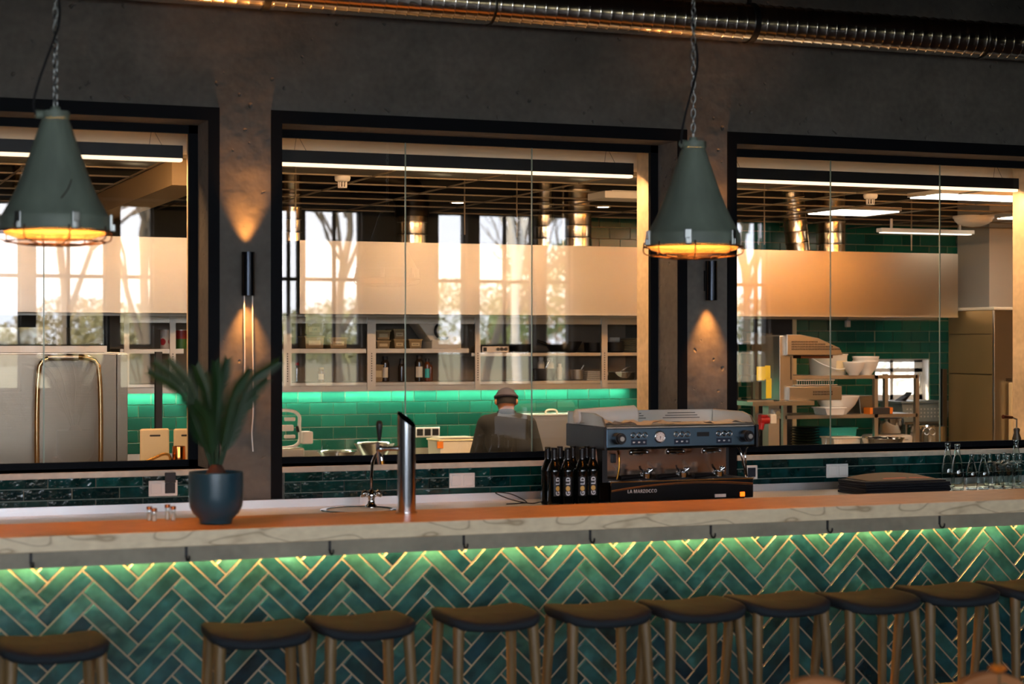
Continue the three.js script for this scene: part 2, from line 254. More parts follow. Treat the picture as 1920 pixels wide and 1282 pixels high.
// ---------------------------------------------------------------- the bar
const BAR_Y = 1.1, BX0 = -0.4, BX1 = 7.4;
{
  const bar = thing('bar_counter', 'long bar with wooden top and green herringbone tiled front', 'bar', [0, 0, 0]);
  part('countertop', metres(rb(BX1 - BX0, 0.066, 0.56, 0.006, (BX0 + BX1) / 2, BAR_Y - 0.033, -7.998)), M.wood, bar, 'warm brown wooden top');
  part('edge_band', metres(rb(BX1 - BX0, 0.0655, 0.012, 0.003, (BX0 + BX1) / 2, BAR_Y - 0.0335, -7.714)), M.burl, bar, 'pale burl wood edge');
  part('apron_board', metres(bb(BX0, BX1, 0.965, 1.033, -7.745, -7.775)), M.board, bar, 'pale plain board under the edge');
  part('body', bb(BX0, BX1, 0.12, 1.033, -7.95, -8.24), M.coal, bar);
  part('plinth', bb(BX0, BX1, 0, 0.12, -8.0, -8.24), M.coal, bar);
  const front = part('front_panel', bb(BX0, BX1, 0.12, 1.02, -7.936, -7.95), M.grout, bar);
  // herringbone tiles at 45 degrees, clipped to the panel
  const W = 0.0665, s0 = 2.7319, per = (3.4858 - 1.2107) / 6, Lt = per / Math.SQRT2, q2 = Math.SQRT1_2, gap = 0.0037;
  const clip = (poly, f) => { const o = []; poly.forEach((a, i) => { const b = poly[(i + 1) % poly.length], fa = f(a), fb = f(b); if (fa >= 0) o.push(a); if ((fa >= 0) !== (fb >= 0)) { const t = fa / (fa - fb); o.push([a[0] + (b[0] - a[0]) * t, a[1] + (b[1] - a[1]) * t]); } }); return o; };
  const X0 = BX0, X1 = BX1, Y0 = 0.12, Y1 = 1.0, rest = [];
  const t0 = 0.027;
  for (let k = -14; k < 26; k++) for (let m = -12; m < 14; m++) for (const [p0, p1, r0, r1, up] of [[0, Lt, 0, W, 1], [0, W, W, W + Lt, -1]]) {
    const sx = s0 - (Lt / 2 ** 0.5 - W / 2 / 2 ** 0.5) + m * per, ty = 0.1 + t0 + k * Math.SQRT2 * W;
    const cs = [[p0 + gap, r0 + gap], [p1 - gap, r0 + gap], [p1 - gap, r1 - gap], [p0 + gap, r1 - gap]].map(([p, r]) => [(p - r) * q2 + sx, (p + r) * q2 + ty]);
    let c = cs; c = clip(c, (v) => v[0] - X0); if (c.length) c = clip(c, (v) => X1 - v[0]); if (c.length) c = clip(c, (v) => v[1] - Y0); if (c.length) c = clip(c, (v) => Y1 - v[1]);
    if (c.length < 3) continue;
    const mx = c.reduce((a, v) => a + v[0], 0) / c.length, my = c.reduce((a, v) => a + v[1], 0) / c.length;
    const pos = [], uv = [], D0 = 0.0035, D1 = 0.005, inn = c.map((v) => { const dx = v[0] - mx, dy = v[1] - my, r = Math.hypot(dx, dy); return [v[0] - dx / r * 0.004, v[1] - dy / r * 0.004]; });
    const off = [rnd(3), rnd(3)];
    const put = (v, z) => { pos.push(v[0] - mx, v[1] - my, z); const a = (v[0] - mx) * q2, b = (v[1] - my) * q2; uv.push(off[0] + (a + up * b), off[1] + (b - up * a)); };
    for (let i = 1; i + 1 < c.length; i++) { put(inn[0], D1); put(inn[i], D1); put(inn[i + 1], D1); }
    c.forEach((v, i) => { const b = c[(i + 1) % c.length], ia = inn[i], ib = inn[(i + 1) % c.length]; put(v, 0); put(b, 0); put(b, D0); put(v, 0); put(b, D0); put(v, D0); put(v, D0); put(b, D0); put(ib, D1); put(v, D0); put(ib, D1); put(ia, D1); });
    const g = new THREE.BufferGeometry(); g.setAttribute('position', new THREE.Float32BufferAttribute(pos, 3)); g.setAttribute('uv', new THREE.Float32BufferAttribute(uv, 2)); g.computeVertexNormals();
    if (my < 0.33 - 0.068 * (mx - 3.1) - 0.04 || mx < 0.75 || mx > 6.3) { rest.push(g.translate(mx, my, -7.936)); continue; }
    const t = shade(new THREE.Mesh(g, pick(M.tileBar))); t.name = 'tile'; t.position.set(mx, my, -7.936); t.rotation.set(rnd(-0.006, 0.006), rnd(-0.006, 0.006), 0); front.add(t);
  }
  part('lower_tiles', rest, M.tileBar[1], front).userData.kind = 'stuff';
  // LED strip hidden behind the board
  const strip = solo('led_strip', 'warm light strip under the edge of the bar top', 'light strip', bb(-0.35, 7.35, 1.012, 1.02, -7.898, -7.91), glow(WARM, 4));
  areaLight('bar_led', 0xffbe68, 560, 7.7, 0.012, [3.5, 1.008, -7.904], [3.5, 0.96, -7.936]);
  // coat hooks under the edge
  const hx = [0.957, 1.594, 2.219, 2.837, 3.453, 4.073, 4.706, 5.346];
  hx.forEach((x, i) => {
    const h = thing('coat_hook', ['black coat hook on the bar apron nearest the left end', 'black coat hook on the bar apron below the plant pot', 'second black coat hook right of the plant pot under bar top', 'black coat hook on the bar apron above the gap by the fourth stool', 'black coat hook on the bar apron below the bottles and coffee machine', 'black coat hook on the bar apron under right half of coffee machine', 'black coat hook on the bar apron below the dark menu stack', 'rightmost black coat hook under the clear bottles'][i], 'hook', [x, 1.003, -7.745], 0, 'coat hooks under the bar top');
    part('plate', rb(0.012, 0.045, 0.005, 0.002, 0, 0.006, 0.0025), M.black, h);
    part('prong', tube([[0, -0.012, 0.004], [0, -0.026, 0.012], [0.004, -0.03, 0.026], [0.006, -0.018, 0.036], [0.006, -0.008, 0.036]], 0.0042, 6, 20), M.black, h);
  });
}
// ---------------------------------------------------------------- stools
{
  const SW = 0.415, SD = 0.36;
  const seat = (() => {
    const n = 48, rings = [0, 0.35, 0.65, 0.85, 0.95, 1, 0.985, 0.93, 0.8, 0], pos = [], idx = [], uv = [];
    const hts = [[0], [0], [0], [0], [-0.003], [-0.013], [-0.03], [-0.042], [-0.046], [-0.046]];
    rings.forEach((r, k) => {
      for (let i = 0; i < n; i++) {
        const a = i / n * 2 * Math.PI, e = 0.42, ca = Math.cos(a), sa = Math.sin(a);
        const x = Math.sign(ca) * Math.abs(ca) ** e * SW / 2 * r, z = Math.sign(sa) * Math.abs(sa) ** e * SD / 2 * r * (1 + 0.1 * (sa > 0 ? 1 - (x / SW * 2) ** 2 : 0));
        const top = k < 6 ? 1 : 0.6, y = hts[k][0] + top * (0.024 * (2 * x / SW) ** 2 - 0.016 * Math.max(0, 2 * z / SD) ** 2 + 0.006 * Math.max(0, -2 * z / SD) ** 2);
        pos.push(x, y, z); uv.push(x, z);
      }
      if (k) for (let i = 0; i < n; i++) { const j = (i + 1) % n, a = (k - 1) * n + i, b = (k - 1) * n + j, c = k * n + i, d = k * n + j; idx.push(a, b, d, a, d, c); }
    });
    const g = new THREE.BufferGeometry(); g.setAttribute('position', new THREE.Float32BufferAttribute(pos, 3)); g.setAttribute('uv', new THREE.Float32BufferAttribute(uv, 2)); g.setIndex(idx.flatMap((v, i) => i % 3 ? [] : [idx[i], idx[i + 2], idx[i + 1]])); g.computeVertexNormals(); return g;
  })();
  const legs = [[1, 1], [-1, 1], [1, -1], [-1, -1]].map(([a, b]) => rod([a * 0.165, -0.03, b * 0.125], [a * 0.196, -0.74, b * 0.18], 0.024, 0.015, 14));
  const at = [[0.967, 7.228], [1.775, 7.26], [2.224, 7.31], [2.783, 7.33], [3.269, 7.255], [3.705, 7.221], [4.133, 7.231], [4.553, 7.157], [5.024, 7.22], [5.474, 7.223]];
  const lab = ['black leather bar stool standing alone at the left edge', 'black bar stool just below the plant pot, left of a close pair', 'black bar stool right of the pair below the wooden bar', 'black bar stool below the slanted steel beer column', 'black bar stool below the dark wine bottles', 'black bar stool below the left half of the coffee machine', 'black bar stool below the right half of the coffee machine', 'black bar stool fourth from the right end of the row', 'black bar stool with raised left edge, second from the right end', 'black bar stool cut off by the right picture edge'];
  let first;
  at.forEach(([x, w], i) => {
    let o;
    if (!first) {
      o = first = thing('bar_stool', lab[0], 'stool', [0, 0, 0], 0, 'black seated stools along the bar');
      part('seat', seat, M.leather, o); legs.forEach((g) => part('leg', g, M.oak, o));
      part('footrest', [rod([-0.185, -0.47, 0.16], [0.185, -0.47, 0.16], 0.009), rod([-0.185, -0.47, -0.16], [0.185, -0.47, -0.16], 0.009), rod([-0.185, -0.47, 0.16], [-0.185, -0.47, -0.16], 0.009), rod([0.185, -0.47, 0.16], [0.185, -0.47, -0.16], 0.009)], M.oak, o);
    } else { o = first.clone(); o.name = numbered('bar_stool'); o.userData = { ...first.userData, label: lab[i] }; scene.add(o); }
    o.position.set(x, 0.74, -w); o.rotation.y = [0.03, -0.05, 0.03, 0, -0.02, 0, 0, 0, -0.04, 0.02][i];
  });
}
// ---------------------------------------------------------------- pendants
function pendant(x, y, z, label, turn, scratched) {
  const p = thing('pendant_lamp', label, 'lamp', [x, y, z], turn, 'industrial pendants over the bar');
  const sh = [[0.212, 0.045], [0.221, 0.05], [0.221, 0.098], [0.214, 0.106], [0.2, 0.13], [0.178, 0.17], [0.152, 0.225], [0.128, 0.285], [0.105, 0.35], [0.083, 0.415], [0.062, 0.478], [0.054, 0.5], [0.05, 0.5], [0.078, 0.41], [0.1, 0.345], [0.146, 0.225], [0.172, 0.17], [0.205, 0.105], [0.212, 0.098], [0.212, 0.045]];
  part('shade', lathe(sh, 56), M.lamp, p, 'chipped grey-green enamel shade');
  part('neck_cap', [cyl(0.06, 0.06, 0.03, 0, 0.516, 0, 8), cylX(0.018, 0.03, -0.066, 0.516, 0, 14), cyl(0.022, 0.018, 0.02, 0, 0.54, 0, 14)], M.lamp, p);
  for (let i = 0; i < 6; i++) { const a = i / 6 * 2 * Math.PI + 0.12; const c = part('clip', [rb(0.032, 0.07, 0.012, 0.004, 0, 0, 0.006), rb(0.02, 0.03, 0.02, 0.004, 0, -0.02, 0.012)], M.galv, p); c.position.set(Math.sin(a) * 0.22, 0.078, Math.cos(a) * 0.22); c.rotation.y = a; }
  const cage = []; const ring = (r, yy) => cage.push(new THREE.TorusGeometry(r, 0.0035, 6, 56).rotateX(Math.PI / 2).translate(0, yy, 0));
  ring(0.229, 0.04); ring(0.2, 0.0); ring(0.11, -0.012);
  for (let i = 0; i < 8; i++) { const a = i / 8 * 2 * Math.PI; const s = Math.sin(a), c = Math.cos(a); cage.push(tube([[s * 0.229, 0.06, c * 0.229], [s * 0.229, 0.012, c * 0.229], [s * 0.2, 0, c * 0.2], [s * 0.11, -0.012, c * 0.11], [0, -0.014, 0]], 0.003, 6, 22)); }
  part('wire_cage', cage, M.rust, p);
  part('lens', lathe([[0.21, 0.045], [0.2, 0.028], [0.15, 0.012], [0.08, 0.004], [0.001, 0.002]], 40), phys({ color: 0xffdca8, roughness: 0.14, transmission: 0.85, thickness: 0 }), p, 'amber ribbed glass');
  part('bulb', ball(0.035, 0, 0.17, 0, 20), glow(WARMER, 3), p);
  const l = new THREE.PointLight(0xffa858, 4.2); l.position.set(0, 0.17, 0); l.castShadow = true; l.name = 'bulb_light'; p.add(l);
  const links = []; const n = Math.round((4.6 - y - 0.55) / 0.034);
  for (let i = 0; i < n; i++) { const g = new THREE.TorusGeometry(0.0125, 0.0036, 6, 14).scale(0.8, 1.7, 1); if (i % 2) g.rotateY(Math.PI / 2); links.push(g.rotateY(0.5 + i * 0.05).translate(0, 0.562 + i * 0.034, 0)); }
  part('chain', links, M.galv, p);
  part('cable', tube([[-0.08, 0.516, 0], [-0.092, 0.55, 0.01], [-0.07, 0.65, 0.015], [-0.03, 0.77, 0.02], [0.012, 0.9, 0.015], [0.008, 1.1, -0.01], [0.018, 1.4, -0.01], [0.012, 1.8, 0], [0, 4.6 - y, 0]], 0.005, 8, 80), M.rubber, p);
  if (scratched) { const at = (a, t) => { const yy = 0.16 + 0.085 * t, r = 0.184 - 0.042 * t; return [Math.sin(a) * r, yy, Math.cos(a) * r]; }; part('scratch', tube([at(-0.12, 0.05), at(0.06, 0.5), at(0.22, 1)], 0.0028, 6, 24), M.rust, p, 'dark scratch in the enamel'); }
  return p;
}
pendant(1.0491, 2.298, -7.7, 'grey-green cone pendant with a dark scratch, at the left', 0.1, true);
pendant(3.9594, 2.292, -7.7, 'grey-green cone pendant in front of the pillar beside the right window', 0.35);
// ---------------------------------------------------------------- spiral duct
{
  const d = thing('ventilation_duct', 'shiny spiral steel duct running below the dark ceiling', 'duct', [0, 3.745, -9.5]);
  const prof = []; for (let x = -3; x < 13; x += 0.066) prof.push([0.11, x], [0.11, x + 0.056], [0.1135, x + 0.059], [0.1135, x + 0.063]);
  part('pipe', lathe(prof, 40).rotateZ(-Math.PI / 2), M.duct, d);
  for (const x of [2.3715, 5.2495, 5.2495 + 3.2, 2.3715 - 3]) { const c = part('clamp', [cylX(0.117, 0.035, 0, 0, 0, 40), bx(0.02, 0.03, 0.02, 0, 0.125, 0), rod([0, 0.12, 0], [0, 0.855, 0], 0.005)], M.black, d); c.position.x = x; }
  for (const x of [3.632, 6.8555]) { const c = part('coupling', cylX(0.116, 0.012, 0, 0, 0, 40), M.darksteel, d); c.position.x = x; }
}
// ---------------------------------------------------------------- wall sconces
function sconce(x, y, label) {
  const s = thing('wall_sconce', label, 'lamp', [x, y, ZW], 0, 'wall sconces on the pillars'), z = 0.058, h = 0.232;
  part('housing', lathe([[0.03, -h / 2], [0.035, -h / 2], [0.035, h / 2], [0.03, h / 2], [0.03, 0.02], [0.001, 0.02], [0.001, -0.02], [0.03, -0.02], [0.03, -h / 2]], 36, 0, 0, z), M.sconce = M.sconce || std(0x2a2d33, 0.22, 0.9), s);
  part('bracket', bb(-0.02, 0.02, -0.06, 0.06, 0, 0.03), M.black, s);
  for (const k of [1, -1]) {
    part('lamp_disc', cyl(0.026, 0.026, 0.006, 0, k * 0.06, z, 20), glow(0xffb060, 12), s);
    const l = new THREE.SpotLight(0xffa550, 3.6, 0, 0.5, 0.8, 2); l.name = 'sconce_light'; l.position.set(0, k * 0.075, z); l.target.position.set(0, k * 1, z - 0.05); l.castShadow = true; s.add(l); s.add(l.target);
  }
}
sconce(2.3298, 2.2543, 'black tube sconce on the left pillar with two hanging cords');
sconce(5.1073, 2.2512, 'black tube sconce on the right pillar under the pendant');
solo('power_cord', 'short white cord hanging under the left sconce, ending behind the palm', 'cord', tube([[0, 0, 0], [0, -0.2, 0.003], [0.002, -0.33, 0.002], [0.001, -0.46, 0.002]], 0.004, 8, 30), M.white, [2.3197, 2.1416, -9.75]);
solo('power_cord', 'long white cord dangling from the left sconce down the pillar', 'cord', tube([[0, 0, 0], [0.001, -0.25, 0.003], [0.004, -0.5, 0.002], [0.002, -0.65, 0.004], [-0.004, -0.74, 0.003], [0.002, -0.84, 0.002]], 0.004, 8, 50), M.white, [2.3649, 2.1421, -9.75]);
// ---------------------------------------------------------------- on the bar top: potted palm, beer column, vials
{
  const w = 7.9707, p = thing('potted_palm', 'cycad palm with stiff green fronds in a dark teal pot', 'plant', [1.7713, BAR_Y, -w]);
  part('pot', lathe([[0.001, 0], [0.068, 0], [0.07, 0.008], [0.074, 0.022], [0.098, 0.045], [0.114, 0.075], [0.118, 0.12], [0.118, 0.222], [0.115, 0.226], [0.109, 0.222], [0.109, 0.19], [0.001, 0.19]], 48), M.pot, p);
  part('soil', lathe([[0.001, 0.198], [0.06, 0.2], [0.108, 0.192]], 24), M.soil, p);
  part('stem_base', lathe([[0.001, 0.26], [0.025, 0.255], [0.042, 0.225], [0.045, 0.19]], 16), std(0x4a2b1c, 0.9), p);
  // fronds: [tip x, tip y, tip z, bow]
  const F = [[0.27, 0.7, 0.02, 0.12], [0.235, 0.62, -0.05, 0.02], [-0.3, 0.66, 0.06, 0.1], [-0.27, 0.7, 0.03, 0.06], [-0.19, 0.71, -0.08, 0.05], [-0.02, 0.7, 0.08, 0.02], [0.045, 0.71, 0.02, 0.02], [-0.08, 0.68, -0.03, 0.02], [0.12, 0.66, 0.1, 0.03], [-0.03, 0.64, -0.1, 0.03], [0.18, 0.55, -0.04, 0.03], [-0.12, 0.52, 0.12, 0.03]];
  for (const [tx, ty, tz, bow] of F) {
    const c = new THREE.CatmullRomCurve3([V(tx * 0.06, 0.23, tz * 0.06), V(tx * 0.28, 0.23 + (ty - 0.23) * 0.4, tz * 0.3), V(tx * 0.6 - Math.sign(tx) * 0.01, 0.23 + (ty - 0.23) * 0.75 + bow * 0.3, tz * 0.65), V(tx, ty, tz)]);
    const g = [new THREE.TubeGeometry(c, 24, 0.004, 6)], n = 46, pos = [];
    for (let i = 0; i < n; i++) {
      const t = 0.2 + 0.8 * i / (n - 1), a = c.getPoint(t), d = c.getTangent(t), len = 0.075 * Math.sin(Math.PI * Math.min(1, 0.18 + t * 0.72)) + 0.012;
      const side = V(-d.y, d.x, 0.25).normalize();
      for (const k of [1, -1]) { const e = d.clone().multiplyScalar(0.75).add(side.clone().multiplyScalar(k * 0.62)).add(V(0, 0, 0.18)).normalize().multiplyScalar(len).add(a), h = d.clone().multiplyScalar(0.0046), up = V(0, 0, 0.002); pos.push(...a.clone().sub(h).toArray(), ...a.clone().add(h).toArray(), ...e.toArray(), ...a.clone().sub(h).add(up).toArray(), ...e.clone().toArray(), ...a.clone().add(h).add(up).toArray()); }
    }
    const q = new THREE.BufferGeometry(); q.setAttribute('position', new THREE.Float32BufferAttribute(pos, 3)); q.computeVertexNormals(); g.push(q);
    part('frond', g, M.leaf, p);
  }
}
{
  const r = 0.0425, t = thing('beer_column', 'polished steel beer column with a slanted open top', 'beer tap', [2.6867, BAR_Y, -8.1], 0.38), H = 0.47, g = new THREE.CylinderGeometry(r, r, H, 40, 1, true).translate(0, H / 2, 0), p = g.attributes.position;
  const gi = new THREE.CylinderGeometry(r - 0.003, r - 0.003, H, 40, 1, true).translate(0, H / 2, 0); gi.index.array.reverse();
  for (const q of [g.attributes.position, gi.attributes.position]) for (let i = 0; i < q.count; i++) if (q.getY(i) > H / 2) q.setY(i, H - 0.035 - q.getX(i) * 0.35 - q.getZ(i) * 0.75);
  part('tube', [g, gi], std(0xc8c9cb, 0.14, 1), t); part('inner_cap', cyl(r - 0.004, r - 0.004, 0.01, 0, H - 0.1, 0, 32), M.black, t); part('foot_ring', cyl(0.05, 0.05, 0.008, 0, 0.004, 0, 36), M.chrome, t);
  const tap = part('tap', [rod([-0.03, 0.3, -0.03], [-0.12, 0.3, -0.07], 0.011), rod([-0.115, 0.33, -0.07], [-0.1, 0.23, -0.075], 0.01, 0.007), ball(0.017, -0.1, 0.3, -0.065)], M.chrome, t);
  part('tap_handle', lathe([[0.001, 0], [0.008, 0.002], [0.013, 0.05], [0.016, 0.075], [0.012, 0.092], [0.001, 0.096]], 18, -0.105, 0.335, -0.068), M.black, t);
}
[[284, 1], [291, 0.9], [314, 1.12], [325, 1.02]].forEach(([px, k], i) => {
  const X = [1.524, 1.5377, 1.6044, 1.6225][i], Z = [-8.2, -8.16, -8.2, -8.16][i];
  const v = thing('glass_vial', ['leftmost small glass vial with a copper lid left of the pot', 'small shorter copper lidded vial in front of the leftmost one', 'tallest copper lidded glass vial left of the pot', 'copper lidded glass vial nearest to the plant pot'][i], 'vial', [X, BAR_Y, Z], 0, 'copper lidded vials on the bar');
  part('glass', lathe([[0.001, 0.002], [0.011, 0.002], [0.0115, 0.004], [0.0115, 0.045 * k], [0.009, 0.05 * k]], 20), M.clear, v);
  part('contents', cyl(0.0095, 0.0095, 0.03 * k, 0, 0.003 + 0.015 * k, 0, 16), M.offwhite, v);
  part('lid', cyl(0.0125, 0.0125, 0.014, 0, 0.05 * k + 0.006, 0, 20), M.copper, v);
});
// ---------------------------------------------------------------- steel back counter
const CY = 1.0;
{
  const c = thing('back_counter', 'long stainless steel back counter with upstand under the tiles', 'counter', [0, 0, 0]);
  part('worktop', metres(rb(8.4, 0.04, 0.56, 0.004, 3.6, CY - 0.02, -9.44)), M.counterSteel, c);
  part('upstand', metres(bb(-0.6, 7.8, CY, 1.043, -9.71, -9.722)), M.counterSteel, c);
  for (let i = 0; i < 6; i++) part('cabinet_door', bb(-0.55 + i * 1.39, 0.8 + i * 1.39, 0.14, 0.94, -9.19, -9.21), M.satin, c);
  part('carcass', bb(-0.6, 7.8, 0.1, 0.96, -9.21, -9.71), M.darkgrey, c);
}
{
  const s = thing('basin', 'round steel sink basin set in the back counter', 'sink', [2.8569, CY, -9.42]);
  part('rim', lathe([[0.17, 0.002], [0.185, 0.006], [0.2, 0.004], [0.202, 0.0005]], 48), M.chrome, s);
  const f = thing('basin_faucet', 'chrome swan neck tap with two knobs beside the basin', 'tap', [2.9682, CY, -9.55], -0.2);
  part('base', [lathe([[0.032, 0], [0.032, 0.008], [0.02, 0.02], [0.018, 0.045], [0.024, 0.06], [0.018, 0.08], [0.012, 0.095], [0.001, 0.1]], 24)], M.chrome, f);
  part('spout', tube([[0, 0.09, 0], [0.002, 0.18, 0], [0.01, 0.25, 0.01], [0.03, 0.288, 0.02], [0.048, 0.28, 0.03], [0.054, 0.25, 0.034]], 0.0095, 12, 50), M.chrome, f);
  part('aerator', cyl(0.012, 0.012, 0.02, 0.055, 0.243, 0.0345), M.brass, f);
  for (const k of [-1, 1]) { const h = part('knob', [rod([0, 0, 0], [k * 0.03, 0.02, 0], 0.008), lathe([[0.001, 0], [0.01, 0], [0.024, 0.014], [0.022, 0.028], [0.001, 0.034]], 8).rotateZ(-k * 0.95).translate(k * 0.026, 0.016, 0)], M.chrome, f); h.position.y = 0.048; }
}
// ---------------------------------------------------------------- switches and sockets
function plate(px0, px1, x, y, gangs, label, kind) {
  const w = 0.081 + (gangs - 1) * 0.071, p = thing(kind, label, kind === 'wall_socket' ? 'socket' : 'switch', [x, y, ZW + 0.016]);
  part('cover_plate', rb(w, 0.083, 0.011, 0.004, 0, 0, 0.004), M.white, p);
  return p;
}
{
  let p = plate(0, 0, 1.8823, 1.1195, 2, 'white switch and dark socket with raised lid left of the plant', 'wall_switch');
  part('rocker', rb(0.055, 0.055, 0.012, 0.003, -0.036, 0, 0.008), M.white, p);
  part('socket', [rb(0.055, 0.055, 0.012, 0.003, 0.036, 0, 0.006), cylZ(0.02, 0.014, 0.036, 0, 0.008)], M.darkgrey, p); part('raised_lid', rb(0.058, 0.055, 0.012, 0.004, 0.036, 0.056, 0.016), M.darkgrey, p);
  for (const [x, y, l] of [[3.558, 1.1156, 'white double light switch between beer column and dark bottles'], [5.9876, 1.1073, 'white double light switch left of the dark menu stack']]) {
    p = plate(0, 0, x, y, 2, l, 'wall_switch'); for (const k of [-1, 1]) part('rocker', rb(0.057, 0.06, 0.012, 0.003, k * 0.036, 0, 0.008), M.white, p);
  }
  p = plate(0, 0, 5.3948, 1.1129, 1, 'single power socket with dark insert beside the coffee machine', 'wall_socket');
  part('socket', [rb(0.054, 0.056, 0.012, 0.003, 0, 0, 0.006), cylZ(0.021, 0.014, 0, 0, 0.008)], std(0x0d1a2c, 0.4), p);
}
// ---------------------------------------------------------------- dark bottles
{
  const lab = print(128, 256, (c, w, h) => {
    c.fillStyle = '#07090c'; c.fillRect(0, 0, w, h); c.save(); c.translate(w / 2, h / 2); c.rotate(-Math.PI / 2); c.textAlign = 'center'; c.textBaseline = 'middle';
    c.fillStyle = '#c9d3da'; c.font = 'bold 92px sans-serif'; [['G', -92], ['L', 40], ['D', 92]].forEach(([t, x]) => c.fillText(t, x, 4)); c.fillStyle = '#c9a24a'; c.beginPath(); c.arc(-28, 2, 34, 0, 7); c.fill(); c.restore();
  });
  const glass = std(0x070a08, 0.06), mat = new THREE.MeshStandardMaterial({ map: lab, roughness: 0.5 });
  const B = [[1064, 9.27, 1], [1091, 9.26, 1], [1042, 9.29, 1], [1027, 9.36, 0], [1052, 9.4, 0], [1074, 9.42, 0], [1101, 9.38, 0], [1112, 9.28, 1]];
  const X = [3.9986, 4.0799, 3.9281, 3.9197, 4.0098, 4.0955, 4.1618, 4.1533];
  const L = ['dark bottle with gold dot label, front row centre of the cluster', 'dark bottle with gold dot label, front row next to the coffee machine', 'dark bottle with half hidden gold label, front row left', 'leftmost dark bottle of the cluster on the back counter', 'dark bottle behind the two leftmost labelled ones', 'dark bottle at the back of the cluster, between the labelled ones', 'dark bottle in the back row nearest the coffee machine', 'dark bottle squeezed against the side of the coffee machine'];
  const prof = [[0.001, 0.004], [0.03, 0], [0.036, 0.004], [0.0375, 0.015], [0.0375, 0.185], [0.034, 0.205], [0.022, 0.235], [0.0155, 0.25], [0.0145, 0.3], [0.0165, 0.302], [0.0165, 0.312], [0.001, 0.313]];
  B.forEach(([px, w, front], i) => {
    const b = thing('wine_bottle', L[i], 'bottle', [X[i], CY, -w], -0.34, 'dark bottles beside the coffee machine');
    part('glass', lathe(prof, 28), glass, b); part('capsule', cyl(0.0165, 0.0165, 0.06, 0, 0.285, 0, 20), M.black, b);
    const lb = part('label', new THREE.CylinderGeometry(0.0379, 0.0379, 0.105, 16, 1, true, -0.62, 1.24).translate(0, 0.105, 0), mat, b, 'black label with gold disc'); if (i === 2) lb.rotation.y = 0.5; if (!front) lb.rotation.y = rnd(1, 2);
  });
  solo('loose_cable', 'thin dark cable coiled loosely on the steel counter left of bottles', 'cable', tube([[-0.09, 0.006, 0.05], [0.0, 0.006, 0.03], [0.06, 0.007, -0.03], [-0.02, 0.05, -0.06], [-0.12, 0.062, -0.04], [-0.06, 0.03, 0.02], [0.05, 0.006, 0.06], [0.14, 0.01, 0.02], [0.2, 0.006, 0.05]], 0.003, 6, 90), M.rubber, [3.7825, CY, -9.45]);
}
